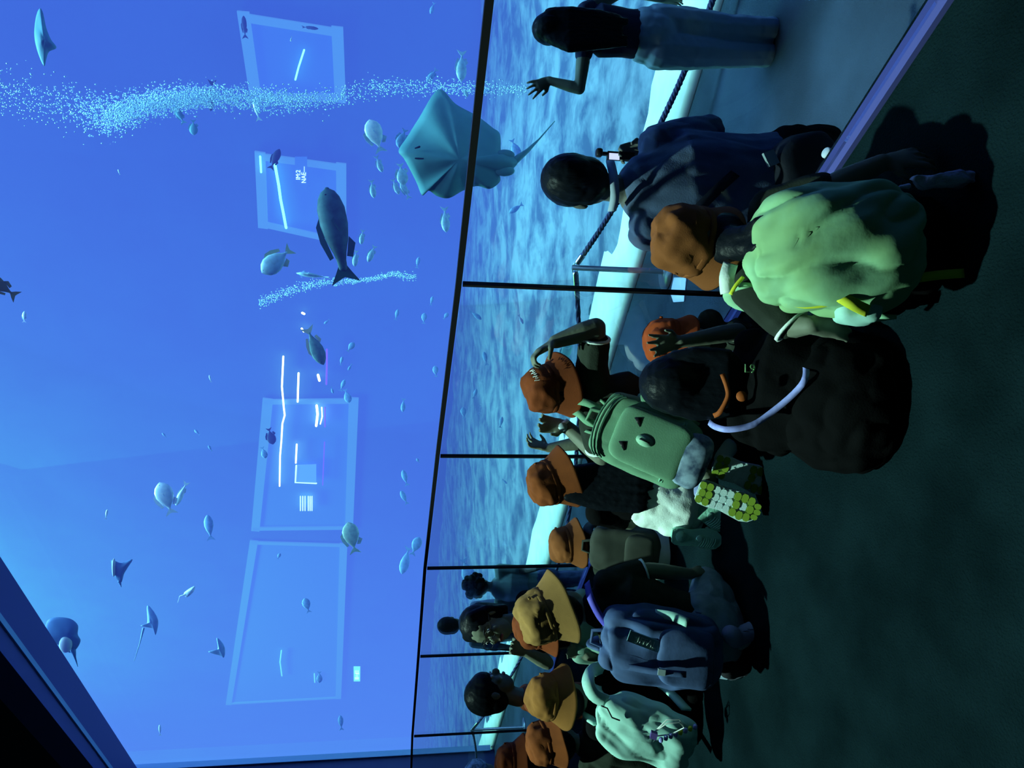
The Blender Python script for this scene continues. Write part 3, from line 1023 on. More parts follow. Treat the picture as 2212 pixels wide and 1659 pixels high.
# ---- squatting child in yellow hat with blue backpack
J = dict(head=(1185, 1322, 2.50), neck=(1262, 1318, 2.50), chest=(1350, 1308, 2.47), pelvis=(1520, 1365, 2.42),
         shR=(1310, 1258, 2.47), elR=(1400, 1232, 2.47), wrR=(1492, 1240, 2.50), shL=(1320, 1370, 2.48), elL=(1400, 1402, 2.50), wrL=(1440, 1392, 2.56))
J.update(knR=W(1528, 1262, 2.52), knL=W(1500, 1420, 2.60), anR=W(1595, 1350, 2.40), anL=W(1585, 1440, 2.48), hipR=W(1530, 1335, 2.42), hipL=W(1530, 1400, 2.45))
sq, P = figure('person', 'child squatting in yellow bucket hat, grey-blue jeans and purple lanyard', J, hatted=True, fwd=facing(12), s=.94, up_head=Z + Vector((-.12, 0, 0)),
               shirt=BROWN_T, pants=GREY_T, sleeve=.75, pant_end=.95, voxel=.0055, trim=WHITE_T, tor=(.125, .085), leg_r=1.05, fold=.006,
               hands={'R': (Vector((.1, .5, -1)), Vector((-.6, .3, -.3)), .95, .5, .1, 1), 'L': (Vector((0, 1, -.2)), Vector((0, 0, -1)))})
bucket_hat(sq, W(1180, 1325, 2.50), Z + Vector((-.38, -.10, 0)), facing(40), YELLOW, rc=.098, ro=.142, hgt=.105, drop=.075, seed=31, dent=.008)
band(sq, 'lanyard', [W(1268, 1258, 2.45), W(1275, 1290, 2.37), W(1295, 1330, 2.36), W(1315, 1355, 2.36)], .026, .003, Vector((0, -1, .5)), PURPLE)
sh1 = shoe(sq, W(1572, 1392, 2.36), W(1682, 1345, 2.30), Vector((-.15, .4, -1)), mat('lavender_suede', (.36, .38, .60), .8, bump=.3, bscale=200), SOLEW, wd=.042, hgt=.07, name='sneaker')
text_mesh('shoe_letter', 'N', .035, W(1618, 1362, 2.27), W(1640, 1352, 2.27) - W(1600, 1370, 2.27), W(1600, 1360, 2.27) - W(1630, 1362, 2.27), DARK_PL, sh1)
shoe(sq, W(1568, 1450, 2.40), W(1650, 1430, 2.34), Vector((-.1, .4, -1)), mat('black_mesh', (.012, .012, .016), .8), mat('dark_rubber', (.05, .06, .08), .7), wd=.042, hgt=.07, name='sneaker')
bb, c, u, o_, sd, ln = backpack('backpack', 'crumpled blue nylon backpack with woven name patch and buckle', W(1300, 1378, 2.36), W(1552, 1418, 2.26), Vector((.05, -1, .35)), .125, .075, BLUEBAG, wr=.016, wsc=12, seed=5.0, e=.5, pocket=.46, handle=True, fold=.020, fsc=16)
patch = MB().box(c + u * .055 - sd * -.035 + o_ * .083, (W(1450, 1438, 2.2) - W(1370, 1408, 2.2)) * .5, (W(1400, 1405, 2.2) - W(1392, 1428, 2.2)) * .5, o_ * .004).build('name_patch', mat('faded_teal_felt', (.20, .36, .38), .9, bump=.4, bscale=150), bb, smooth=False)
text_mesh('patch_lettering', 'IFFAL', .030, c + u * .055 + sd * .035 + o_ * .0885, W(1450, 1438, 2.2) - W(1370, 1408, 2.2), W(1400, 1405, 2.2) - W(1392, 1428, 2.2), LETTER, bb)
MB().box(c + u * .0 - sd * .045 + o_ * .112, u * .012, sd * .010, o_ * .006).build('buckle', mat('pale_plastic', (.30, .38, .40), .5), bb, smooth=False)
band(bb, 'compression_strap', [c + u * .13 - sd * .06 + o_ * .07, c + u * .03 - sd * .05 + o_ * .105, c - u * .08 - sd * .04 + o_ * .112], .02, .004, o_, BLUEBAG)
band(bb, 'side_ribbon', [c - sd * -.12 + u * .03 + o_ * .03, c + sd * .128 - u * .02 + o_ * .06, c + sd * .12 - u * .07 + o_ * .085], .03, .004, o_, MINT)

# ---- orange-hatted child just beyond the yellow hat
J = dict(head=(1160, 1352, 2.98), neck=(1225, 1352, 2.98), chest=(1290, 1352, 2.98), pelvis=(1410, 1360, 2.98), elL=(1350, 1420, 2.98), wrL=(1270, 1418, 2.94))
pl = W(*J['pelvis'])
J.update(knL=Vector((pl.x - .065, pl.y + .17, .09)), knR=Vector((pl.x + .065, pl.y + .17, .09)), anL=Vector((pl.x - .065, pl.y + .02, .05)), anR=Vector((pl.x + .065, pl.y + .02, .05)))
k9, P = figure('person', 'child in plain orange hat sitting hidden beyond the yellow-hatted child', J, hatted=True, fwd=facing(0), s=.92, voxel=.007, shirt=mat('pale_green_cotton', (.16, .30, .24), .9), tor=(.115, .085), hands={'L': (Vector((.3, .2, 1)), Vector((0, -1, 0)), .9, .6)})
bucket_hat(k9, W(1158, 1352, 2.98), Z + Vector((-.12, -.1, 0)), facing(0), ORANGE_D, rc=.094, ro=.145, hgt=.092, drop=.06, seed=41)

# ---- orange-hatted child with mint shoulder bag
J = dict(head=(1198, 1508, 2.80), neck=(1262, 1512, 2.80), chest=(1330, 1520, 2.80), pelvis=(1450, 1540, 2.80), elR=(1390, 1465, 2.85), wrR=(1400, 1440, 3.0), elL=(1390, 1590, 2.9), wrL=(1410, 1570, 3.0))
pl = W(*J['pelvis'])
J.update(knL=Vector((pl.x - .065, pl.y + .17, .09)), knR=Vector((pl.x + .065, pl.y + .17, .09)), anL=W(1500, 1585, 2.75), anR=W(1500, 1500, 2.72))
k13, P = figure('person', 'child in orange hat and black clothes carrying a mint bag on the back', J, hatted=True, fwd=facing(8), s=.92, shirt=BLACK_T, pants=BLACK_T, voxel=.007, tor=(.12, .085), pant_end=.97,
                hands={'R': (Vector((0, 1, -.2)), Vector((0, 0, -1))), 'L': (Vector((0, 1, -.2)), Vector((0, 0, -1)))})
bucket_hat(k13, W(1190, 1505, 2.80), Z + Vector((.10, -.16, 0)), facing(0), mat('ochre_orange_cotton', (0.19, 0.078, 0.018), .9, var=.12, bump=.12, bscale=420), rc=.090, ro=.130, hgt=.095, drop=.065, seed=57)
mb_, c, u, o_, sd, ln = backpack('drawstring_bag', 'mint cloth bag with drawstring loops and broad strap on black-clad child', W(1290, 1545, 2.64), W(1500, 1612, 2.54), Vector((0, -1, .35)), .115, .055, MINT, wr=.014, wsc=14, seed=12.0, e=.62, pocket=0, handle=False, fold=.018, fsc=17, fdir=W(1450, 1640, 2.5) - W(1300, 1530, 2.6))
band(mb_, 'broad_strap', [W(1310, 1515, 2.60), W(1282, 1500, 2.60), W(1270, 1470, 2.62), W(1282, 1448, 2.70), W(1312, 1438, 2.78)], .050, .010, Vector((.2, -1, .6)), MINT)
for k in range(2):
    MB().tube([W(1415, 1580, 2.50), W(1440, 1563 - 8 * k, 2.47), W(1468, 1560 - 6 * k, 2.46), W(1478, 1572, 2.46), W(1450, 1586, 2.48), W(1418, 1590, 2.50)], .0025, n=6).build('cord_loop', LETTER, mb_)
MB().box(W(1412, 1588, 2.49), u * .012, sd * .012, o_ * .01).build('cord_stop', mat('purple_plastic', (.09, .06, .22), .5), mb_, smooth=False)
for k in range(8):
    MB().ell(W(1428 + 10.5 * k, 1598 - 4.0 * k, 2.478), u * .008, sd * .010, o_ * .007, e=.6, nu=8, nv=6).build('bead', YSTRAP if k in (4, 6) else LILAC, mb_)
MB().tube([W(1300, 1525, 2.57), W(1312, 1530, 2.56), W(1322, 1550, 2.55), W(1338, 1556, 2.545)], .003, n=6).build('stitched_script', DARK_PL, mb_)

# ---- two more orange hats at the far left end of the row
J = dict(head=(1188, 1602, 3.24), neck=(1245, 1606, 3.24), chest=(1310, 1612, 3.24), pelvis=(1420, 1622, 3.24), elR=(1360, 1570, 3.29), wrR=(1380, 1555, 3.44), elL=(1330, 1660, 3.22), wrL=(1400, 1668, 3.24))
pl = W(*J['pelvis'])
J.update(knL=Vector((pl.x - .065, pl.y + .17, .09)), knR=Vector((pl.x + .065, pl.y + .17, .09)), anL=Vector((pl.x - .065, pl.y, .05)), anR=Vector((pl.x + .065, pl.y, .05)))
k14, P = figure('person', 'child in rust orange hat with white lettering, sitting behind mint bag', J, hatted=True, fwd=facing(10), s=.92, voxel=.007, trim=WHITE_T, tor=(.12, .085), hands={'R': (Vector((0, 1, -.2)), Vector((0, 0, -1)))})
bucket_hat(k14, W(1180, 1602, 3.24), Z + Vector((-.16, -.14, 0)), facing(0), ORANGE, rc=.097, ro=.138, hgt=.09, drop=.06, seed=63)
J = dict(head=(1110, 1648, 3.65), neck=(1165, 1652, 3.65), chest=(1225, 1655, 3.65), pelvis=(1350, 1662, 3.65))
pl = W(*J['pelvis'])
J.update(knL=Vector((pl.x - .065, pl.y + .17, .09)), knR=Vector((pl.x + .065, pl.y + .17, .09)), anL=Vector((pl.x - .065, pl.y, .05)), anR=Vector((pl.x + .065, pl.y, .05)))
k15, P = figure('person', 'child in orange hat near the dark blue end wall', J, hatted=True, fwd=facing(0), s=1.0, voxel=.008, shirt=NAVY_T, tor=(.12, .085))
bucket_hat(k15, W(1108, 1650, 3.65), Z + Vector((.05, -.05, 0)), facing(0), ORANGE_D, rc=.101, ro=.148, hgt=.09, drop=.06, seed=71)

# ---- woman in glasses turned toward the row of children
J = dict(head=(1050, 1352, 3.38), neck=(1112, 1345, 3.42), chest=(1190, 1340, 3.44), pelvis=(1320, 1335, 3.48), shR=(1135, 1385, 3.40), elR=(1182, 1432, 3.30), wrR=(1135, 1408, 3.26), shL=(1135, 1298, 3.44), elL=(1200, 1290, 3.33), wrL=(1230, 1330, 3.28))
pl = W(*J['pelvis'])
fw = Vector((-.35, -1, 0)).normalized()
J.update(knL=Vector((pl.x + .1, pl.y - .05, .1)), knR=Vector((pl.x - .1, pl.y - .08, .1)), anL=Vector((pl.x + .1, pl.y + .35, .05)), anR=Vector((pl.x - .1, pl.y + .35, .05)))


def bob(b, u, f, r):
    hc = W(1050, 1352, 3.38)
    for q in (-1, 1):
        b.tube([hc + u * .08 + r * q * .05, hc + r * q * .082 - f * .02, hc - u * .09 + r * q * .078 - f * .03], [.035, .024, .02], n=8)
    b.tube([hc + u * .02 - f * .08, hc - u * .10 - f * .08], [(.075, .05), (.06, .03)], side=r, n=10)


gw, P = figure('person', 'woman in round glasses with dark hair facing the children, kneeling', J, fw, s=1.02, up_head=Z + Vector((.02, -.12, 0)), face_dir=Vector((-.40, -1, -.28)), shirt=BLACK_T, pants=BLACK_T, voxel=.005, sleeve=.55, hair_fn=bob, tor=(.15, .095), skin=SKIN,
               hands={'R': (W(1105, 1396, 3.23) - W(1135, 1408, 3.26), Vector((.4, -1, 0)), .95, .7, .1, 1)})
uh, fh, rh = frame(Z + Vector((.02, -.12, 0)), Vector((-.40, -1, -.28)))
hc = P['head']
gl = thing('eyeglasses', 'thin black round-framed eyeglasses worn by the dark-haired woman', 'glasses', hc)
for q in (-1, 1):
    cc = hc + rh * q * .034 + uh * .004 + fh * .098
    MB().tube([cc + rh * .027 * math.cos(a) + uh * .024 * math.sin(a) for a in np.linspace(0, 2 * math.pi, 19)], .0017, n=6).build('rim', DARK_PL, gl)
    MB().tube([cc + rh * q * .027, hc + rh * q * .080 + uh * .006 + fh * .07, hc + rh * q * .082 + uh * .0 - fh * .01], .0016, n=6).build('temple', DARK_PL, gl)
MB().tube([hc - rh * .008 + uh * .008 + fh * .103, hc + rh * .008 + uh * .008 + fh * .103], .0016, n=6).build('bridge', DARK_PL, gl)

# ---- bare-headed child in profile
J = dict(head=(1060, 1492, 3.72), neck=(1118, 1506, 3.72), chest=(1180, 1512, 3.74), pelvis=(1330, 1515, 3.80))
pl = W(*J['pelvis'])
J.update(knL=Vector((pl.x + .15, pl.y + .09, .1)), knR=Vector((pl.x + .15, pl.y - .05, .1)), anL=Vector((pl.x + .02, pl.y + .08, .05)), anR=Vector((pl.x + .02, pl.y - .05, .05)))
pb, P = figure('person', 'bare-headed child with short black hair seen in profile', J, facing(75), s=1.07, up_head=Z + Vector((.10, 0, 0)), face_dir=facing(78) + Vector((0, 0, -.08)), shirt=mat('rust_cotton', (.20, .05, .02), .9), voxel=.0055, tor=(.12, .085), skin=SKIN,
               hair_fn=lambda b, u, f, r: b.ell(W(1060, 1492, 3.72) + u * .045 + f * .02, r * .08, f * .075, u * .07), cap=1.03)

# ---- adults standing on the lower floor, far along the glass
J = dict(head=(972, 1350, 7.3), neck=(1003, 1350, 7.3), chest=(1050, 1348, 7.3), pelvis=(1150, 1345, 7.3))
pl = W(*J['pelvis'])
J.update(elL=W(1100, 1400, 7.2), wrL=W(1140, 1395, 7.1), elR=W(1100, 1300, 7.2), wrR=W(1130, 1310, 7.1), knL=Vector((pl.x - .1, pl.y, LOW + .48)), knR=Vector((pl.x + .1, pl.y, LOW + .48)), anL=Vector((pl.x - .1, pl.y, LOW + .07)), anR=Vector((pl.x + .1, pl.y, LOW + .07)), toL=Vector((pl.x - .1, pl.y + .14, LOW + .04)), toR=Vector((pl.x + .1, pl.y + .14, LOW + .04)))
figure('person', 'tall adult in grey-blue top standing beyond the balustrade', J, facing(0), s=1.05, shirt=mat('dusk_blue_cotton', (.10, .14, .22), .9), pants=NAVY_T, voxel=.010, tor=(.19, .11), floor=LOW, hands={'L': (Vector((0, .3, -1)), Vector((1, 0, 0))), 'R': (Vector((0, .3, -1)), Vector((-1, 0, 0)))})
J = dict(head=(1032, 1265, 6.4), neck=(1062, 1268, 6.4), chest=(1100, 1270, 6.4), pelvis=(1180, 1272, 6.4))
pl = W(*J['pelvis'])
J.update(elL=W(1135, 1310, 6.35), wrL=W(1160, 1310, 6.2), elR=W(1135, 1232, 6.35), wrR=W(1160, 1228, 6.2), knL=Vector((pl.x - .1, pl.y, LOW + .40)), knR=Vector((pl.x + .1, pl.y, LOW + .40)), anL=Vector((pl.x - .1, pl.y, LOW + .07)), anR=Vector((pl.x + .1, pl.y, LOW + .07)), toL=Vector((pl.x - .1, pl.y + .14, LOW + .04)), toR=Vector((pl.x + .1, pl.y + .14, LOW + .04)))


def curls(b, u, f, r):
    hc = W(1032, 1265, 6.4)
    rg = random.Random(5)
    for k in range(22):
        a, z = rg.uniform(0, 6.28), rg.uniform(-.7, 1)
        p = hc - f * .02 + (r * math.cos(a) + f * math.sin(a)) * .10 * math.sqrt(max(0, 1 - z * z)) + u * (.03 + z * .10)
        b.ell(p, r * .03, f * .03, u * .03, nu=8, nv=6)


figure('person', 'curly-haired adult in pale green top standing beyond the balustrade', J, facing(0), s=1.0, shirt=mat('pale_mint_cotton', (.20, .34, .28), .9), pants=NAVY_T, voxel=.010, tor=(.17, .10), floor=LOW, hair_fn=curls, hands={'L': (Vector((0, .3, -1)), Vector((1, 0, 0))), 'R': (Vector((0, .3, -1)), Vector((-1, 0, 0)))})
J = dict(head=(1040, 1672, 5.2), neck=(1080, 1672, 5.2), chest=(1130, 1672, 5.2), pelvis=(1240, 1672, 5.2))
pl = W(*J['pelvis'])
J.update(knL=Vector((pl.x - .1, pl.y + .1, .1)), knR=Vector((pl.x + .1, pl.y + .1, .1)), anL=Vector((pl.x - .1, pl.y - .2, .05)), anR=Vector((pl.x + .1, pl.y - .2, .05)))
fc, P = figure('person', 'person in fuzzy grey knitted cap before the deep blue wall', J, facing(0), s=1.0, voxel=.010, shirt=GREY_T, hair=False, floor=0)
hc = P['head']
MB().ell(hc + Z * .035, (.105, 0, 0), (0, .11, 0), (0, 0, .10)).wrinkle(.010, 40, 3).build('knitted_cap', mat('fuzzy_grey_wool', (.30, .38, .42), .95, var=.6, vscale=28, bump=.8, bscale=60), fc)

# ---- crouching woman in black, back to the camera
J = dict(head=(1478, 832, 1.92), neck=(1572, 832, 1.88), chest=(1660, 835, 1.83), pelvis=(1818, 868, 1.70),
         shL=(1610, 915, 1.84), elL=(1690, 950, 1.90), wrL=(1650, 940, 2.05), shR=(1625, 745, 1.86), elR=(1705, 765, 1.90), wrR=(1700, 795, 1.98))
J.update(knL=W(1720, 925, 2.0), knR=W(1720, 800, 1.98), anL=W(1850, 930, 1.75), anR=W(1850, 800, 1.78), hipL=W(1815, 905, 1.72), hipR=W(1815, 825, 1.72), toL=W(1830, 925, 1.85), toR=W(1830, 800, 1.88))


def straight(b, u, f, r):
    hc = W(1478, 832, 1.92)
    for k in range(9):
        q = (k - 4) / 4
        b.tube([hc - f * .06 + r * q * .06 + u * .03, W(1500, 828 - q * 62, 1.84), W(1575, 828 - q * 58, 1.80), W(1602 + random.uniform(-8, 6), 830 - q * 52, 1.80)], [.035, .026, .022, .010], n=8)


cw, P = figure('person', 'dark-haired woman in black crouching on the carpet, back turned, wearing two ribbons', J, facing(-6), s=1.02, up_head=Z + Vector((0, .25, 0)), shirt=BLACK_T, pants=BLACK_T, sleeve=.9, voxel=.006, tor=(.165, .105), hair_fn=straight, fold=.007, leg_r=1.15,
               hands={'L': (Vector((0, 1, -.3)), Vector((0, 0, -1))), 'R': (Vector((0, 1, -.3)), Vector((0, 0, -1)))})
band(cw, 'lanyard', [W(1532, 912, 1.84), W(1545, 922, 1.76), W(1575, 928, 1.72), W(1625, 918, 1.70), W(1665, 892, 1.69), W(1715, 850, 1.66), W(1740, 815, 1.64), W(1735, 775, 1.70), W(1700, 745, 1.76)], .016, .003, Vector((0, -1, .6)), LILAC)
band(cw, 'orange_ribbon', [W(1560, 808, 1.775), W(1570, 835, 1.765), W(1572, 858, 1.76), W(1555, 890, 1.77), W(1542, 898, 1.79)], .013, .003, Vector((0, -1, .6)), mat('orange_ribbon', (.26, .06, .012), .7))
MB().lathe(W(1602, 856, 1.715), (0, -1, .5), [(.001, 0), (.014, 0), (.014, .004), (.001, .004)], 18).build('orange_tag', mat('orange_ribbon', (.26, .06, .012), .7), cw)
text_mesh('back_print', 'L9', .032, W(1620, 797, 1.69), W(1660, 800, 1.69) - W(1600, 797, 1.69), W(1620, 790, 1.69) - W(1620, 810, 1.69), mat('lime_print', (.32, .60, .26), .7), cw)

# ---- small child beyond the crouching woman, arm up
J = dict(head=(1452, 742, 2.30), neck=(1520, 750, 2.28), chest=(1580, 755, 2.26), pelvis=(1650, 770, 2.22), shR=(1590, 722, 2.2), elR=(1592, 716, 2.08), wrR=(1470, 738, 2.05))
pl = W(*J['pelvis'])
J.update(knL=Vector((pl.x - .06, pl.y + .10, .09)), knR=Vector((pl.x + .06, pl.y + .10, .09)), anL=Vector((pl.x - .06, pl.y + .0, .05)), anR=Vector((pl.x + .06, pl.y + .0, .05)))
sc_, P = figure('person', 'small child in red-orange hat sitting low with one arm raised beside the crouching woman', J, hatted=True, fwd=facing(150), s=.88, voxel=.005, tor=(.11, .08), sleeve=.4, hands={'R': (W(1425, 745, 2.05) - W(1470, 738, 2.05), Vector((0, -1, 0)), .95, .3, .15, 1)})
bucket_hat(sc_, W(1445, 742, 2.30), Z + Vector((.25, -.05, 0)), facing(150), mat('red_orange_cotton', (.24, .04, .008), .9, var=.1), rc=.085, ro=.12, hgt=.08, drop=.05, seed=81)
band(sc_, 'blue_ribbon', [W(1545, 772, 2.16), W(1565, 768, 2.14), W(1590, 765, 2.12)], .022, .003, Vector((0, -1, .2)), LILAC)
band(sc_, 'yellow_scarf', [W(1515, 762, 2.17), W(1535, 775, 2.14), W(1555, 768, 2.14)], .03, .004, Vector((0, -1, .2)), mat('yellow_scarf', (.5, .34, .04), .8))

# ---- squatting child with the lime bag
J = dict(head=(1512, 525, 1.68), neck=(1600, 535, 1.64), chest=(1700, 545, 1.62), pelvis=(1925, 540, 1.52),
         shL=(1622, 625, 1.62), elL=(1706, 702, 1.56), wrL=(1752, 702, 1.50), shR=(1660, 450, 1.60), elR=(1790, 408, 1.50), wrR=(1905, 352, 1.47))
J.update(knL=W(1820, 640, 1.72), knR=W(1800, 470, 1.75), hipL=W(1920, 590, 1.52), hipR=W(1920, 490, 1.52))
pl = W(*J['pelvis'])
J.update(anL=Vector((pl.x - .11, pl.y + .02, .06)), anR=Vector((pl.x + .09, pl.y + .02, .06)), toL=Vector((pl.x - .12, pl.y + .14, .035)), toR=Vector((pl.x + .10, pl.y + .14, .035)))


def tail(b, u, f, r):
    for k in range(9):
        a = k * .7
        ox, oz = 22 * math.cos(a), .018 * math.sin(a)
        b.tube([W(1565, 530 + ox, 1.60 + oz), W(1618, 522 + ox * 1.2, 1.53 + oz), W(1644 + 14 * math.sin(k * 2.1), 508 + ox * 1.5, 1.485 + oz * .6), W(1672 + 26 * math.sin(k * 1.3), 496 + ox * 1.7, 1.455)], [.018, .015, .010, .003], n=8)


gk, P = figure('person', 'child squatting close by in tan-orange hat, one hand reaching down to the carpet', J, hatted=True, fwd=facing(-3), s=.92, up_head=Z + Vector((.15, .25, 0)), shirt=BROWN_T, pants=BLACK_T, sleeve=.85, voxel=.0048, trim=WHITE_T, trim_on='L', tor=(.115, .08), hair_fn=tail, arm_r=1.05,
               hands={'R': (W(1985, 338, 1.455) - W(1905, 352, 1.47), Vector((-.2, .3, -1)), 1.0, .35, .12, -1), 'L': (Vector((0, -.1, -1)), Vector((0, 1, 0)))})
bucket_hat(gk, W(1505, 525, 1.68), Z + Vector((.16, -.15, 0)), facing(-20), mat('tan_cotton', (0.165, 0.053, 0.015), .9, var=.12, bump=.12, bscale=420), rc=.090, ro=.111, hgt=.112, drop=.07, seed=5, dent=.007, ridges=False)
band(gk, 'white_collar', [W(1578, 570, 1.57), W(1570, 600, 1.56), W(1572, 632, 1.58)], .035, .006, Vector((0, -1, .4)), WHITE_T)
band(gk, 'lime_piping', [W(1606, 598, 1.535), W(1590, 616, 1.54), W(1578, 636, 1.55)], .009, .004, Vector((0, -1, .4)), YSTRAP)
lb, c, u, o_, sd, ln = backpack('backpack', 'large crumpled lime green backpack with yellow webbing on squatting child', W(1612, 545, 1.52), W(1998, 538, 1.375), Vector((0, -1, .5)), .148, .088, LIME, wr=.016, wsc=8, seed=8.0, e=.66, pocket=0, handle=False, fold=.016, fsc=19, fdir=W(1900, 480, 1.4) - W(1650, 600, 1.5))
band(lb, 'yellow_tail_strap', [W(1985, 600, 1.37), W(2030, 594, 1.36), W(2082, 590, 1.36)], .020, .003, Vector((0, -1, .5)), YSTRAP)
band(lb, 'yellow_edge', [W(1700, 652, 1.45), W(1740, 660, 1.43), W(1790, 655, 1.41), W(1825, 640, 1.40)], .014, .004, Vector((0, -1, .5)), YSTRAP)
MB().ell(W(1852, 668, 1.42), u * .05, sd * .035, o_ * .05, e=.7, nu=24, nv=14).wrinkle(.010, 26, 6).build('side_pouch', MINT, lb)
band(lb, 'pouch_strap', [W(1815, 640, 1.375), W(1845, 658, 1.365), W(1875, 672, 1.37)], .026, .004, Vector((0, -1, .5)), YSTRAP)
CLEARP = mat('shiny_clear_film', (.40, .45, .62), .18, spec=.9, bump=.9, bscale=40)
pb_ = thing('plastic_wrapper', 'crumpled shiny clear plastic wrapper hanging beside the lime backpack', 'wrapper', W(2040, 388, 1.36))
MB().ell(W(2042, 388, 1.37), (W(2115, 382, 1.36) - W(1968, 394, 1.39)) * .5, (W(2040, 372, 1.37) - W(2040, 404, 1.37)) * .5, Vector((0, .018, 0)), e=.7, nu=30, nv=18).wrinkle(.012, 45, 3).build('film', CLEARP, pb_)
MB().tube([W(1962, 402, 1.39), W(1945, 404, 1.40), W(1930, 412, 1.40)], [.006, .004, .003], n=6).build('twisted_neck', CLEARP, pb_)

# ---- woman standing near the tank, arm waving
dW = 3.9
J = dict(head=(1196, 66, dW), neck=(1246, 68, dW), chest=(1295, 66, dW), pelvis=(1405, 78, dW), shL=(1262, 108, dW), elL=(1252, 192, dW + .02), wrL=(1186, 174, dW + .06),
         shR=(1264, 24, dW), elR=(1350, -22, dW + .05), wrR=(1430, -2, dW + .12), hipL=(1420, 108, dW), hipR=(1420, 52, dW), knL=(1570, 116, dW + .02), knR=(1570, 62, dW), anL=(1700, 120, dW + .05), anR=(1712, 66, dW))
J.update(toL=W(1720, 122, dW + .17), toR=W(1735, 68, dW + .14))


def wavy(b, u, f, r):
    hc = W(1196, 66, dW)
    for k in range(9):
        q = (k - 4) / 4
        b.tube([hc - f * .06 + r * q * .06 + u * .03, W(1230, 64 - q * 36, dW - .10), W(1290, 64 - q * 32, dW - .12), W(1345 + random.uniform(-10, 10), 66 - q * 30, dW - .12)], [.04, .036, .03, .012], n=8)


ww, P = figure('person', 'woman with long dark hair waving, in pale wide trousers on the lower floor', J, facing(5), s=1.0, shirt=mat('dark_navy_knit', (.015, .02, .05), .9), pants=mat('pale_blue_linen', (.26, .36, .46), .85, bump=.1), voxel=.0052, sleeve=.12, tor=(.135, .09), hair_fn=wavy, leg_r=1.22, fold=.003, floor=LOW, pant_end=1.0,
               hands={'L': (W(1152, 190, dW + .06) - W(1186, 174, dW + .06), Vector((0, 1, 0)), 1.05, .25, .22, 1), 'R': (W(1475, 5, dW + .12) - W(1430, -2, dW + .12), Vector((-1, 0, 0)), 1.0, .3, .12, 1)})

# ---- man filming with a small gimbal camera, just beyond the glass
dM = 2.38
J = dict(head=(1248, 396, dM), neck=(1336, 408, dM), chest=(1470, 405, dM), pelvis=(1740, 400, dM), shL=(1400, 500, dM), elL=(1590, 545, dM + .05), wrL=(1660, 480, dM + .25),
         shR=(1420, 310, dM), elR=(1535, 285, dM + .10), wrR=(1395, 318, dM + .32))
pl = W(*J['pelvis'])
J.update(knL=Vector((pl.x - .10, pl.y + .03, LOW + .48)), knR=Vector((pl.x + .10, pl.y + .03, LOW + .48)), anL=Vector((pl.x - .11, pl.y + .02, LOW + .07)), anR=Vector((pl.x + .11, pl.y + .02, LOW + .07)), toL=Vector((pl.x - .12, pl.y + .18, LOW + .04)), toR=Vector((pl.x + .12, pl.y + .18, LOW + .04)))
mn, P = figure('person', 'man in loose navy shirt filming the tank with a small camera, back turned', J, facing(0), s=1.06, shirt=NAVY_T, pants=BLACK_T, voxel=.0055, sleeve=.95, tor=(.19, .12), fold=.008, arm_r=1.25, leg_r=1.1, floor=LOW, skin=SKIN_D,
               hands={'R': (W(1350, 328, dM + .34) - W(1395, 318, dM + .32), Vector((-.6, -.5, .2)), 1.0, .9, .04, 1), 'L': (Vector((0, .5, -1)), Vector((1, 0, 0)))})
band(mn, 'pale_collar', [W(1318, 348, dM - .02), W(1326, 385, dM - .085), W(1328, 425, dM - .085), W(1322, 455, dM - .02)], .030, .006, Vector((0, -1, .1)), mat('pale_blue_cotton', (.30, .38, .46), .85))
cg = thing('gimbal_camera', 'small handheld gimbal camera with glowing screen in the hand of filming man', 'camera', W(1350, 335, dM + .33))
cu, cs = Z, Vector((1, 0, 0))
MB().box(W(1340, 338, dM + .33), cs * .015, Vector((0, .012, 0)), cu * .055).build('grip', DARK_PL, cg, smooth=False)
MB().box(W(1327, 338, dM + .315), cs * .0125, Vector((0, .001, 0)), cu * .021).build('screen', mat('camera_screen', (.02, .02, .03), .3, emit=(.55, .62, 1.0), estr=1.3), cg, smooth=False)
MB().box(W(1302, 332, dM + .33), cs * .006, Vector((0, .008, 0)), cu * .022).build('gimbal_arm', DARK_PL, cg, smooth=False)
MB().ell(W(1294, 330, dM + .33), cs * .017, Vector((0, .018, 0)), cu * .014, e=.6).build('lens_head', DARK_PL, cg)
sb = thing('sling_bag', 'black sling bag with pale buckle on the back of filming man', 'bag', W(1760, 380, dM - .14))
MB().ell(W(1738, 385, dM - .13), (.15, 0, .03), (0, .07, 0), (-.03, 0, .11), e=.55, nu=30, nv=18).wrinkle(.012, 14, 2).build('pouch', mat('black_nylon', (.012, .014, .022), .7, bump=.2), sb)
band(sb, 'strap', [W(1640, 330, dM - .06), W(1560, 400, dM - .155), W(1480, 480, dM - .14), W(1420, 540, dM - .04)], .035, .005, Vector((0, -1, .1)), mat('black_nylon', (.012, .014, .022), .7, bump=.2))
MB().box(W(1665, 342, dM - .17), (.022, 0, .012), (0, .006, 0), (-.008, 0, .018)).build('buckle', mat('pale_plastic', (.30, .38, .40), .5), sb, smooth=False)
wb = thing('water_bottle', 'clear water bottle with white cap in the side of black sling bag', 'bottle', W(1815, 345, dM - .27))
ba = (W(1780, 328, dM - .28) - W(1830, 350, dM - .26)).normalized()
b0 = W(1812, 342, dM - .27)
BOT = mat('clear_bottle_plastic', (.06, .09, .16), .12, spec=.9)
MB().lathe(b0, ba, [(.002, -.10), (.03, -.10), (.033, -.09), (.033, -.01), (.028, .012), (.014, .03), (.013, .038), (.002, .038)], 22).build('bottle_body', BOT, wb)
MB().lathe(b0 + ba * .034, ba, [(.001, 0), (.0175, 0), (.0175, .022), (.016, .025), (.001, .025)], 22).build('cap', WHITE_P, wb)
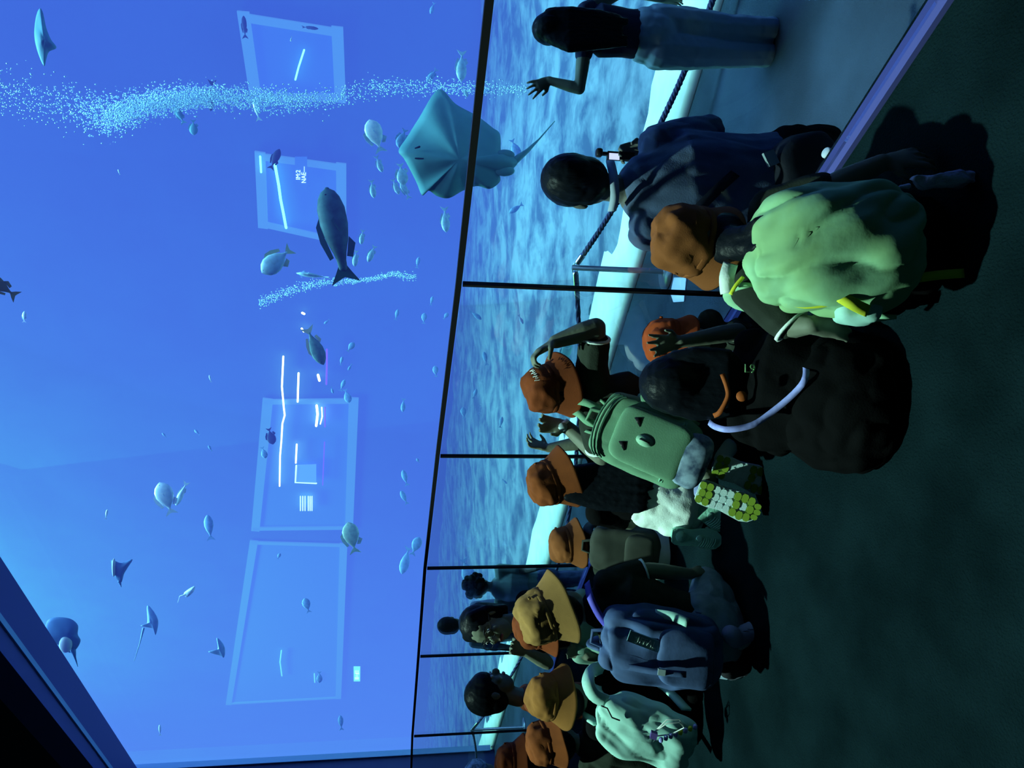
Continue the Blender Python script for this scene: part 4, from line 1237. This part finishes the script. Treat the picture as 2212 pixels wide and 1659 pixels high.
# ------------------------------------------------------------------ rope barrier
ROPE = mat('dark_blue_rope', (.06, .06, .14), .8, bump=.3, bscale=200)


def bez(p0, p1, sag, n=40):
    return [p0.lerp(p1, t) - Z * sag * 4 * t * (1 - t) for t in np.linspace(0, 1, n)]


def post(top_px, d, label):
    tp = W(*top_px, d)
    foot = Vector((tp.x, tp.y, LOW))
    t = thing('rope_post', label, 'post', foot, 'rope barrier posts along the tank')
    MB().lathe(foot, Z, [(.002, 0), (.16, 0), (.16, .012), (.05, .03), (.024, .04), (.022, tp.z - LOW), (.002, tp.z - LOW)], 20).build('pole', STEEL, t)
    for q in (-1, 1):
        MB().tube([tp + T_E * q * .03 - Z * .03 + T_E * .022 * math.cos(a) + Z * .022 * math.sin(a) for a in np.linspace(0, 2 * math.pi, 15)], .004, n=6).build('hook_ring', CHROME, t)
    return tp


post1 = post((1236, 578), 5.6, 'dark steel rope post between filming man and glass joint')
post2 = post((1016, 1577), 12.2, 'dark steel rope post near the deep blue end wall')
right_end = W(1560, -60, 4.3)


def rope(p0, p1, sag, label, r=.021):
    t = thing('barrier_rope', label, 'rope', p0.lerp(p1, .5) - Z * sag, 'twisted barrier ropes')
    pts = bez(p0, p1, sag, 120)
    L = (p1 - p0).length * 1.1
    for k in range(3):
        ln = []
        for i, p in enumerate(pts):
            d = (pts[min(i + 1, 119)] - pts[max(i - 1, 0)]).normalized()
            a = d.cross(Z).normalized()
            c = a.cross(d)
            ph = i / 119 * L / .11 * 2 * math.pi + k * 2.094
            ln.append(p + (a * math.cos(ph) + c * math.sin(ph)) * r * .55)
        MB().tube(ln, r * .62, n=6).build('strand', ROPE, t)
    for p, i in ((pts[0], 3), (pts[-1], -4)):
        MB().tube([p, pts[i]], r * 1.25, n=10).build('end_cap', CHROME, t)


rope(post1 + T_E * .06 - Z * .04, right_end, .10, 'thick twisted dark rope sagging behind the filming man')
rope(post1 - T_E * .06 - Z * .04, post2 + T_E * .06 - Z * .04, .62, 'long twisted dark rope running along the tank behind the kneeling children')
rope(post2 - T_E * .06 - Z * .04, TP(-1.5, -1.2, .0), .25, 'short twisted dark rope hanging before the deep blue wall')
# small pale marker on the lower floor
mk = WZ(1468, 628, LOW)
tag(MB().prism(mk, (1, 0, 0), (0, 1, 0), Z, [(-.10, -.12), (.08, -.16), (.12, .10), (.0, .17), (-.08, .1)], 0, .012).build('floor_marker', mat('pale_lilac_vinyl', (.62, .66, .85), .5), base=None, smooth=False), 'pale flat marker lying on the grey lower floor by the glass joint', 'floor marker')

# ------------------------------------------------------------------ lamp over the header, far left
lp = TP(1.2, -2.2, 0)
lpos = W(45, 1645, 13.5)
sl = thing('ceiling_lamp', 'small bright ceiling spot lamp above the dark header', 'lamp', lpos)
dl = (Vector((-0.4, 2.3, .4)) - lpos).normalized()
MB().lathe(lpos, dl, [(.002, -.30), (.11, -.30), (.13, 0), (.12, .0), (.11, -.05), (.002, -.05)], 20).build('housing', DARK_PL, sl)
MB().lathe(lpos, dl, [(.002, -.04), (.108, -.04), (.108, -.02), (.002, -.02)], 20).build('bulb', mat('lamp_glow', (.5, .9, .8), .4, emit=(.35, 1.0, .85), estr=3.0), sl)
MB().tube([lpos - dl * .25, lpos - dl * .25 + Z * 1.8], .02).build('stem', DARK_PL, sl)

# ------------------------------------------------------------------ fish
SILVER = mat('silver_fish_scale', (.42, .62, .68), .4, var=.15, vscale=6, spec=.6)
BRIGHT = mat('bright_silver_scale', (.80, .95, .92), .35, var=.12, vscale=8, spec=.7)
PALEF = mat('pale_blue_scale', (.24, .42, .62), .5, var=.15, vscale=6)
DARKF = mat('dark_slate_scale', (.015, .025, .06), .6)
OLIVEF = mat('olive_grouper_scale', (.035, .085, .085), .6, var=.35, vscale=7)
GREYF = mat('grey_green_scale', (.10, .19, .17), .5, var=.2, vscale=8)
YFIN = mat('yellow_brown_fin', (.22, .17, .04), .6)
TEALR = mat('teal_grey_hide', (.115, .32, .34), .6, var=.12, vscale=2.2)
BLUER = mat('blue_grey_hide', (.10, .22, .36), .6, var=.1, vscale=2.2)
BELLY = mat('white_belly_hide', (.55, .60, .55), .6)

SHAPES = {   # half-height profile along the body, half width, tail size
    'deep': ([0, .05, .15, .3, .5, .7, .85, .93, 1.0], [.01, .09, .19, .25, .25, .18, .08, .035, .03], .30, .24),
    'oval': ([0, .05, .15, .3, .5, .7, .85, .93, 1.0], [.01, .06, .12, .165, .165, .12, .055, .028, .025], .42, .22),
    'slim': ([0, .05, .15, .3, .5, .7, .85, .93, 1.0], [.01, .045, .085, .105, .105, .075, .04, .022, .02], .60, .18),
    'bulk': ([0, .04, .12, .25, .45, .65, .8, .9, 1.0], [.025, .075, .115, .145, .145, .115, .07, .05, .045], .70, .20),
}
PROTO = {}


def fish_parts(kind):
    if kind in PROTO:
        return PROTO[kind]
    xs, hs, wk, tl = SHAPES[kind]
    BODY = .84
    out = {}
    b = MB()
    pts = [Vector((.5 - x * BODY, 0, 0)) for x in xs]
    b.tube(pts, [(h * wk, h) for h in hs], n=14, side=(0, 1, 0))
    out['body'] = b
    hz_ = hs[-1]
    t = .5 - BODY
    out['tail_fin'] = MB().prism((0, 0, 0), (1, 0, 0), (0, 0, 1), (0, 1, 0), [(t + .03, hz_ * .9), (t - .05, tl * .42), (t - .16, tl * .75), (t - .11, tl * .2), (t - .095, 0), (t - .11, -tl * .2), (t - .16, -tl * .75), (t - .05, -tl * .42), (t + .03, -hz_ * .9)], -.006, .006)
    mh = max(hs)
    out['dorsal_fin'] = MB().prism((0, 0, 0), (1, 0, 0), (0, 0, 1), (0, 1, 0), [(.26, mh * .80), (.12, mh * 1.30), (-.05, mh * 1.22), (-.24, mh * .80), (-.22, mh * .5), (.0, mh * .85), (.2, mh * .72)], -.006, .006)
    out['anal_fin'] = MB().prism((0, 0, 0), (1, 0, 0), (0, 0, 1), (0, 1, 0), [(-.02, -mh * .85), (-.10, -mh * 1.22), (-.24, -mh * .85), (-.22, -mh * .45)], -.006, .006)
    out['pectoral_fin'] = MB().prism((0, -mh * wk, 0), (1, 0, 0), (0, -.4, .9), (0, 1, 0), [(.18, -.02), (.05, -.11), (.02, -.05), (.14, .02)], -.005, .005)
    for nm, q in (('eye', -1), ('eye.001', 1)):
        out[nm] = MB().ell((.42, q * np.interp(.08, xs, hs) * wk * .95, .02), (.014, 0, 0), (0, .008, 0), (0, 0, .014), nu=8, nv=6)
    built = {}
    for k, mb in out.items():
        me = bpy.data.meshes.new('fish_' + k)
        me.from_pydata([tuple(v) for v in mb.v], [], mb.f)
        me.polygons.foreach_set('use_smooth', [k in ('body',) or k.startswith('eye')] * len(me.polygons))
        me.update()
        built[k] = me
    PROTO[kind] = built
    return built


MCACHE = {}


def fish(kind, head, tail, off, m, label, group=None, finm=None, name='fish', turn=0.0, parts=True):
    cx, cy = (head[0] + tail[0]) / 2, (head[1] + tail[1]) / 2
    d = tank_depth(cx, cy) + off
    H, T = W(*head, d), W(*tail, d)
    ln = (H - T).length
    f = (H - T).normalized()
    if turn:
        f2 = (f * math.cos(turn) + VIEW * math.sin(turn)).normalized()
        ln /= max(.3, math.cos(turn))
        f = f2
    up = Z - f * Z.dot(f)
    if up.length < .2:
        up = -VIEW - f * (-VIEW).dot(f)
    up.normalize()
    sd = up.cross(f)
    c = (H + T) / 2
    root = thing(name, label, 'fish', c, group)
    root.matrix_world = Matrix.Translation(c) @ Matrix((f, sd, up)).transposed().to_4x4() @ Matrix.Scale(ln, 4)
    for k, me in fish_parts(kind).items():
        if not parts and k not in ('body', 'tail_fin'):
            continue
        mm = EYE_D if k.startswith('eye') else (m if k == 'body' else (finm or m))
        key = (kind, k, mm.name)
        if key not in MCACHE:
            q = me.copy()
            q.materials.clear()
            q.materials.append(mm)
            MCACHE[key] = q
        o = bpy.data.objects.new(k.split('.')[0], MCACHE[key])
        COL.objects.link(o)
        o.parent = root
    return root


fish('bulk', (706, 408), (748, 612), 1.2, OLIVEF, 'large dark olive grouper swimming level in open water', name='grouper', finm=mat('dark_green_fin', (.02, .09, .06), .6))
fish('oval', (699, 788), (662, 706), 2.0, GREYF, 'grey-green fish with pale tail beside the white light strips', finm=mat('cream_fin', (.5, .45, .32), .6))
fish('oval', (-40, 590), (38, 642), 1.0, YFIN, 'yellow-brown fish at the top with only its forked tail in view')
fish('deep', (798, 258), (824, 330), 1.5, BRIGHT, 'brilliant silver deep-bodied fish ahead of the big ray', finm=SILVER)
fish('deep', (345, 1042), (372, 1112), 2.2, BRIGHT, 'brilliant fish shape standing in for a reflection in the upper water')  # fish shape placed for a sparkling reflection in the pane
fish('slim', (380, 1092), (404, 1040), 2.4, BRIGHT, 'slim bright fish shape standing in for the rest of that reflection')  # second fish shape for the same sparkling reflection
fish('deep', (566, 590), (630, 536), 1.6, SILVER, 'large silver trevally with trailing yellowish fin', finm=mat('yellowish_fin', (.45, .55, .30), .5))
fish('oval', (640, 590), (712, 600), 2.0, SILVER, 'broad silver fish just beneath the large trevally')
fish('deep', (752, 1128), (768, 1196), 2.0, mat('yellow_silver_scale', (.45, .60, .45), .45, var=.15), 'yellowish silver fish over the corner of the pale window frame')
fish('oval', (604, 322), (584, 366), 4.0, DARKF, 'small dark slate fish by the lit green line')
fish('deep', (590, 960), (580, 924), 5.0, DARKF, 'dark purple-blue fish by the long white light strip')
fish('slim', (526, 34), (530, 84), 5.5, DARKF, 'dark slim fish at the corner of the rightmost window frame')
fish('slim', (455, 240), (458, 172), 4.5, DARKF, 'dark narrow fish crossing the bubble column')
fish('oval', (688, 62), (652, 58), 6.0, DARKF, 'tiny dark fish above the rightmost window frame')
fish('oval', (378, 228), (398, 268), 3.2, mat('teal_scale', (.12, .32, .36), .5), 'teal oval fish swimming through the bubble column')
fish('deep', (419, 292), (417, 258), 3.2, mat('teal_scale', (.12, .32, .36), .5), 'round teal fish beneath the bubble column')
fish('oval', (1298, 640), (1272, 700), 1.2, mat('green_grey_scale', (.13, .30, .30), .5), 'green-grey fish low over the sand by the glass joint')
fish('oval', (1230, 735), (1212, 800), 1.0, mat('green_grey_scale', (.13, .30, .30), .5), 'green-grey fish low over the sand behind the kneeling child')
fish('oval', (53, 672), (52, 697), 3.0, BRIGHT, 'tiny spotted white fish high in the water')
G = 'silver fish of the loose school by the big ray'
for h, t in (((826, 372), (812, 336)), ((808, 428), (802, 388)), ((862, 420), (848, 386)), ((964, 502), (960, 446)), ((766, 576), (770, 540)), ((795, 566), (810, 530)), ((780, 528), (784, 496)), ((996, 176), (998, 108)), ((1010, 210), (1000, 186)), ((866, 392), (884, 430))):
    fish('oval', h, t, 2.2, SILVER, 'small silver fish of the loose school around the big ray and grouper', G, parts=True)
fish('oval', (922, 178), (944, 148), 3.0, PALEF, 'striped pale little fish above the wing of the big ray')
fish('deep', (862, 320), (876, 278), 1.6, PALEF, 'pale fish tucked against the leading edge of the big ray')
fish('deep', (872, 400), (864, 352), 1.6, SILVER, 'silver fish half hidden under the snout of the big ray')
G2 = 'pale fish in the far water'
rng = random.Random(3)
far = [(870, 1015, 880, 1050), (866, 1060, 880, 1090), (900, 990, 906, 1000), (906, 1160, 890, 1200), (868, 1240, 884, 1180), (448, 1112, 456, 1168), (735, 1545, 738, 1578), (658, 1292, 668, 1324), (940, 790, 942, 815), (917, 676, 915, 700),
       (860, 668, 854, 692), (968, 676, 958, 690), (740, 770, 735, 790), (752, 800, 760, 786), (765, 740, 750, 760), (745, 820, 735, 845), (720, 850, 715, 835), (755, 870, 745, 840), (700, 700, 712, 690), (870, 890, 872, 860), (574, 990, 566, 965), (420, 928, 432, 940), (450, 962, 458, 975), (350, 935, 360, 945), (560, 660, 575, 648),
       (660, 585, 650, 600), (905, 555, 900, 580), (935, 640, 930, 660), (1000, 490, 1000, 505), (1195, 515, 1200, 535), (1040, 690, 1015, 672), (1095, 1045, 1085, 1035), (1018, 1260, 1000, 1205), (930, 30, 938, 5), (1225, 300, 1240, 260), (1060, 190, 1040, 205), (605, 1195, 600, 1208), (690, 1475, 690, 1450), (1120, 340, 1105, 300), (1100, 460, 1130, 440),
       (1000, 880, 1003, 905), (1045, 760, 1052, 790), (1030, 840, 1022, 862), (1085, 900, 1080, 925), (1110, 1180, 1095, 1160), (1130, 700, 1120, 680)]
for (a, b_, c_, d_) in far:
    if a > 985:
        lb_, g_ = 'pale fish low over the sand, seen through the balustrade glass', 'pale fish over the sand'
    elif 695 < a < 775 and 690 < b_ < 900:
        lb_, g_ = 'tiny pale fish of the cluster beneath the grey-green fish', 'cluster beneath the grey-green fish'
    elif b_ > 1100:
        lb_, g_ = 'pale fish drifting around the leftmost far window', 'pale fish around the leftmost far window'
    elif b_ > 880:
        lb_, g_ = 'pale fish drifting by the far window with the white light strips', 'pale fish by the light strips'
    else:
        lb_, g_ = 'faint pale fish between the bubble lines and the black rail', 'faint fish above the black rail'
    fish(rng.choice(('oval', 'oval', 'deep')), (a, b_), (c_, d_), 3.2 + rng.random() * 2.2, PALEF, lb_, g_, parts=False)
G3 = 'tiny shining fish'
for h, t in (((255, 366), (259, 378)), ((232, 1100), (228, 1122)), ((345, 1565), (346, 1590)), ((628, 90), (630, 78)), ((548, 210), (560, 262)), ((452, 810), (456, 826))):
    fish('slim', h, t, 2.6, BRIGHT, 'tiny shining white fish alone in open water', G3, parts=False)


def ray_fish(label, pts, off, m, tail_px, name='stingray', thick=.10, nose=None, tilt=0.0, mouth=True, cat='ray', belly=None):
    """disc outline given as picture points round the body; domed on both faces"""
    cx = sum(p[0] for p in pts) / len(pts)
    cy = sum(p[1] for p in pts) / len(pts)
    d = tank_depth(cx, cy) + off

    def Q(x, y, bulge=0.0):
        dd = d + tilt * (x - cx) / 100.0 + bulge
        return W(x, y, dd)
    t = thing(name, label, cat, Q(cx, cy))
    # smooth the outline
    n = len(pts)
    fine = []
    for i in range(n):
        p0, p1, p2, p3 = (Vector((*pts[(i + k) % n], 0)) for k in (-1, 0, 1, 2))
        for k in range(6):
            s = k / 6
            fine.append(.5 * ((2 * p1) + (p2 - p0) * s + (2 * p0 - 5 * p1 + 4 * p2 - p3) * s * s + (3 * p1 - p0 - 3 * p2 + p3) * s ** 3))
    N = len(fine)
    b = MB()
    rings = [(1.0, 0), (.86, .25), (.66, .52), (.44, .76), (.22, .93)]
    for sgn in (-1, 1):
        for (k, h) in rings:
            for p in fine:
                wv = .25 * thick * math.sin(p.y * .05) * (1 if k > .6 else .4)
                b.v.append(Q(cx + (p.x - cx) * k, cy + (p.y - cy) * k, sgn * (h * thick + .006) + wv))
        b.v.append(Q(cx, cy, sgn * thick))
    R_ = len(rings)
    for s_ in range(2):
        o0 = s_ * (R_ * N + 1)
        for r in range(R_ - 1):
            for i in range(N):
                b.f.append((o0 + r * N + i, o0 + r * N + (i + 1) % N, o0 + (r + 1) * N + (i + 1) % N, o0 + (r + 1) * N + i))
        for i in range(N):
            b.f.append((o0 + (R_ - 1) * N + i, o0 + (R_ - 1) * N + (i + 1) % N, o0 + R_ * N))
    for i in range(N):
        b.f.append((i, (i + 1) % N, R_ * N + 1 + (i + 1) % N, R_ * N + 1 + i))
    b.build('disc', m, t)
    if tail_px:
        tp = [Q(*p) for p in tail_px]
        k = len(tp)
        MB().tube(tp, [max(.004, .045 * (1 - i / (k - 1)) ** 1.4 * thick / .1) for i in range(k)], n=8).build('tail', m, t)
    if belly:
        MB().ell(Q(*belly[0], -thick * .75), Q(belly[0][0] + belly[1], belly[0][1]) - Q(*belly[0]), Q(belly[0][0], belly[0][1] + belly[2]) - Q(*belly[0]), Vector((0, thick * .6, 0))).build('white_belly', BELLY, t)
    return t, Q


outl = [(861, 325), (880, 295), (905, 255), (947, 193), (985, 225), (1030, 250), (1063, 275), (1080, 290), (1083, 330), (1100, 332), (1118, 352), (1098, 370), (1080, 372), (1080, 392), (1058, 408), (1030, 402), (1000, 412), (970, 428), (945, 424), (926, 412), (912, 422), (900, 395), (885, 365), (872, 342)]
t, Q = ray_fish('huge teal-grey stingray spreading its disc against the tank window', outl, .55, TEALR, [(1095, 350), (1115, 345), (1140, 325), (1165, 300), (1198, 262)], thick=.11)
for p, q in (((897, 320), (906, 317)), ((897, 342), (914, 343))):
    MB().tube([Q(*p, -.075), Q(*q, -.085)], [.006, .009], n=6).build('spiracle', DARKF, t)
for yy in (318, 386):
    MB().ell(Q(1090, (yy + 352) / 2, -.02), Q(1112, yy) - Q(1090, yy), Q(1090, yy + 12) - Q(1090, yy), Vector((0, .03, 0))).build('pelvic_fin', TEALR, t)
ray_fish('teal ray gliding edge-on high in the dark water', [(86, 18), (93, 28), (100, 60), (110, 85), (122, 103), (106, 112), (100, 128), (96, 143), (88, 130), (78, 100), (74, 70), (78, 35)], 1.5, TEALR, None, thick=.07)
ray_fish('blue-grey ray with white belly partly behind the dark header', [(100, 1345), (118, 1334), (150, 1336), (168, 1350), (168, 1370), (174, 1384), (165, 1402), (150, 1410), (130, 1395), (100, 1380)], 1.0, BLUER, [(158, 1405), (162, 1420), (168, 1440)], thick=.10, belly=((142, 1392), 14, 18))
ray_fish('blue ray with bright white fin edge, wings spread', [(240, 1214), (245, 1210), (262, 1216), (286, 1208), (276, 1226), (268, 1240), (262, 1258), (252, 1252), (246, 1240)], 2.0, BLUER, [(258, 1256), (262, 1268)], thick=.06, belly=((246, 1226), 4, 20))
ray_fish('pale ray trailing a long thin tail', [(318, 1308), (335, 1325), (342, 1345), (336, 1372), (330, 1358), (304, 1352), (318, 1345)], 2.5, PALEF, [(310, 1358), (302, 1390), (290, 1428)], thick=.05)
ray_fish('small pale ray with shining snout over the left window frame', [(468, 1378), (480, 1388), (486, 1402), (484, 1420), (474, 1416), (450, 1408), (470, 1402)], 2.5, PALEF, None, thick=.05)
ray_fish('little faint ray with curled shining tail', [(398, 1280), (420, 1266), (418, 1278), (404, 1290)], 3.0, BRIGHT, [(400, 1284), (388, 1288), (384, 1302)], thick=.03)

# bubbles
BUB = mat('bubble_white', (.62, .85, .95), .3, spec=.5)


def bubbles(path, width, n, off, label, size=(.004, .010), seed=1, dens=None):
    rg = random.Random(seed)
    b = MB()
    xs = [p[0] for p in path]
    for _ in range(n):
        x = rg.choice(dens) + rg.gauss(0, 45) if dens and rg.random() < .65 else rg.uniform(xs[0], xs[-1])
        if x < xs[0] or x > xs[-1]:
            continue
        y = np.interp(x, xs, [p[1] for p in path])
        wv = np.interp(x, xs, width)
        y += rg.gauss(0, wv)
        p = W(x, y, tank_depth(x, y) + off + rg.uniform(-.4, .4))
        s = rg.uniform(*size)
        b.add([p + Vector(v) * s for v in ((1, 0, 0), (-1, 0, 0), (0, 1, 0), (0, -1, 0), (0, 0, 1.3), (0, 0, -1.3))],
              [(0, 2, 4), (2, 1, 4), (1, 3, 4), (3, 0, 4), (2, 0, 5), (1, 2, 5), (3, 1, 5), (0, 3, 5)])
    o = b.build('bubble_column', BUB, base=W(xs[-1], path[-1][1], tank_depth(xs[-1], path[-1][1]) + off))
    tag(o, label, 'bubbles', kind='stuff')


bubbles([(-40, 190), (120, 218), (240, 250), (330, 222), (450, 208), (560, 215), (700, 218), (800, 190), (950, 188), (1100, 192), (1140, 192)], [26, 24, 20, 16, 12, 13, 12, 12, 9, 7, 4], 7500, 2.2, 'sparkling column of bubbles rising past the big ray', dens=[250, 260, 300, 350, 390, 420, 500, 590])
bubbles([(560, 655), (640, 622), (700, 610), (790, 606), (850, 592), (900, 600)], [7, 6, 4, 3, 3, 4], 1100, 2.6, 'thin faint line of bubbles behind the grouper tail', seed=4)

# ------------------------------------------------------------------ far windows of the tank with lit rooms beyond
FRAMEM = mat('glowing_window_frame', (.12, .28, .5), .6, emit=(.14, .50, 1.0), estr=.42)  # frames given a faint glow of their own to look lit
ROOMM = mat('dim_room_beyond', (.10, .28, .70), .8, emit=(.07, .26, 1.0), estr=.22)
FARN = T_DEP - .06


def far_pt(x, y, n=FARN):
    r = ray(x, y)
    return CAM + r * ((hc0 + n) / r.dot(T_N))


def quad_bar(b, p, q, wd, th):
    d = (q - p).normalized()
    s = d.cross(T_N).normalized()
    b.box((p + q) / 2, d * ((q - p).length / 2 + wd / 2), s * wd / 2, T_N * th)


WIN = [((548, 1172), (742, 1178), (731, 1507), (494, 1520), .34, 'window_2'), ((578, 868), (764, 866), (754, 1140), (552, 1142), .34, 'window_3'),
       ((562, 338), (737, 362), (738, 522), (568, 484), .26, 'window_4'), ((527, 38), (729, 70), (735, 210), (552, 210), .26, 'window_5')]
for k, (a, b_, c_, d_, wd_, nm) in enumerate(WIN):
    P4 = [far_pt(*p) for p in (a, b_, c_, d_)]
    b = MB()
    q = [p + T_N * .03 for p in P4] + [p + T_N * .05 for p in P4]
    b.add(q, [(0, 1, 2, 3), (7, 6, 5, 4), (0, 4, 5, 1), (1, 5, 6, 2), (2, 6, 7, 3), (3, 7, 4, 0)])
    w_ = b.build(nm, ROOMM, smooth=False)
    tag(w_, 'faint blue-lit viewing window in the far tank wall', kind='structure')
    for i in range(4):
        b = MB()
        quad_bar(b, P4[i], P4[(i + 1) % 4], wd_ * (1.0 if i % 2 else .7), .03)
        b.build('window_frame', FRAMEM, w_, smooth=False)

LEDW = mat('warm_white_led', (1, .9, .8), .4, emit=(1.0, .92, .80), estr=5.0)
LEDC = mat('cyan_led', (.5, 1, .9), .4, emit=(.22, 1.0, .95), estr=3.2)
LEDP = mat('violet_led', (.2, .05, 1), .4, emit=(.10, .01, 1.0), estr=3.0)


def strip(label, px, m, r=.05, n=FARN - .12, name='led_strip', group='light strips beyond the far windows'):
    pts = [far_pt(x, y, n) for x, y in px]
    o = MB().tube(pts, r * .7, n=6).build(name, m, base=pts[0])
    return tag(o, label, 'light strip', group)


strip('long wavy white light strip glowing in the far window', [(612, 770), (609, 835), (613, 880), (615, 897), (610, 915), (608, 950), (605, 985), (604, 1050)], LEDW, .042)
strip('short white light strip glowing above the lit screens', [(645, 806), (644, 835), (643, 868)], LEDW, .045)
strip('short white light strip beside the framed picture', [(641, 960), (640, 980), (639, 1000)], LEDW, .045)
strip('bright white flickering light strip low in the far window', [(684, 876), (686, 895), (683, 920)], LEDW, .06)
strip('thin white light strip low in the far window', [(695, 880), (696, 900), (692, 916)], LEDW, .03)
strip('small white light beneath the grey-green fish', [(687, 810), (690, 822)], LEDW, .06)
strip('pale tail-side white light above the grey-green fish', [(652, 710), (656, 716), (664, 714)], LEDW, .05)
strip('tiny paired white light alone in the water', [(653, 676), (657, 678)], LEDW, .05)
strip('thin violet light strip beside the grey-green fish', [(706, 755), (706, 790), (705, 830)], LEDP, .045)
strip('thin violet light strip under the white strips', [(702, 880), (702, 922)], LEDP, .035)
strip('long faint violet light strip in the far window', [(701, 955), (699, 1000), (697, 1048)], LEDP, .03)
strip('slanting green-cyan light line across the far window', [(594, 356), (602, 400), (606, 430), (612, 460), (618, 492)], LEDC, .05)
strip('short green-cyan light line at the window corner', [(562, 338), (564, 372)], LEDC, .035)
strip('slanting faint cyan light line in the rightmost window', [(657, 108), (645, 145), (638, 172)], LEDC, .03)
strip('pale hanging light streak in the left window', [(608, 1405), (605, 1430), (609, 1460)], mat('pale_cyan_led', (.5, .9, 1), .4, emit=(.22, .62, 1.0), estr=1.8), .05)
strip('short pale light streak near the left window sill', [(679, 1455), (680, 1474)], mat('pale_cyan_led', (.5, .9, 1), .4, emit=(.22, .62, 1.0), estr=1.8), .045)

sgn = thing('sign_reflection', 'reflection of a small running-man exit sign, modelled as a glowing panel', 'sign', far_pt(771, 1456, T_DEP - .05))  # mirrored exit sign, built as a glowing panel on the far wall
SG = mat('sign_glow', (.4, .8, .8), .4, emit=(.22, .62, .70), estr=2.6)
SW = mat('sign_white', (.9, 1, 1), .4, emit=(.9, 1.0, 1.0), estr=3.0)
a_, b_, c_ = far_pt(771, 1456, T_DEP - .05), far_pt(771, 1471, T_DEP - .05), far_pt(778, 1456, T_DEP - .05)
sx, sy, = (b_ - a_), (c_ - a_)
MB().box(a_, sx, sy, T_N * .03).build('panel', SG, sgn, smooth=False)
for (u_, v_, hu, hv) in ((.45, 0, .05, .6), (.62, .0, .05, .6), (.2, -.2, .12, .08), (.2, .25, .12, .08), (-.35, .0, .22, .10), (-.35, .45, .22, .10), (-.35, -.45, .22, .10), (-.12, .2, .05, .5)):
    MB().box(a_ + sx * u_ + sy * v_ - T_N * .04, sx * hu, sy * hv, T_N * .01).build('pictogram_stroke', SW, sgn, smooth=False)

pn = thing('lit_lettering_board', 'board with white block lettering seen in the far window', 'sign', far_pt(650, 378, FARN - .14))
e_ = far_pt(650, 378, FARN - .14)
ax_ = far_pt(650, 358, FARN - .14) - e_
ay_ = far_pt(640, 378, FARN - .14) - e_
MB().box(e_ + T_N * .03, ax_ * 1.9, ay_ * 1.3, T_N * .01).build('board', ROOMM, pn, smooth=False)
LT = mat('lit_letters', (1, 1, 1), .4, emit=(.75, .9, 1.0), estr=2.2)
text_mesh('lettering_line', 'IM:2', ay_.length * 1.4, e_ + ay_ * .55, ax_, ay_, LT, pn)
text_mesh('lettering_line', 'NAE—', ay_.length * 1.4, e_ - ay_ * .65, ax_, ay_, LT, pn)

sp_ = thing('framed_screen', 'pale framed screen with glowing lower edge in the far window', 'screen', far_pt(660, 1024, FARN - .14))
fp = [far_pt(*p, FARN - .14) for p in ((640, 1006), (683, 1004), (683, 1044), (638, 1042))]
b = MB()
b.add(fp + [p + T_N * .04 for p in fp], [(0, 1, 2, 3), (7, 6, 5, 4), (0, 4, 5, 1), (1, 5, 6, 2), (2, 6, 7, 3), (3, 7, 4, 0)])
b.build('screen', mat('screen_glow', (.2, .4, .8), .4, emit=(.12, .32, 1.0), estr=1.0), sp_, smooth=False)
MB().tube([fp[2], fp[3], fp[0]], .035, n=6).build('lit_edge', LT, sp_)
bl = thing('lit_shelf_sign', 'small glowing barred sign under the framed screen', 'sign', far_pt(662, 1088, FARN - .14))
for x0 in (649, 654, 659, 666, 670, 674):
    MB().tube([far_pt(x0, 1072, FARN - .14), far_pt(x0, 1103, FARN - .14)], .022, n=5).build('lit_bar', LT, bl)

for _o in SC.objects:
    if '_org' in _o:
        del _o['_org']
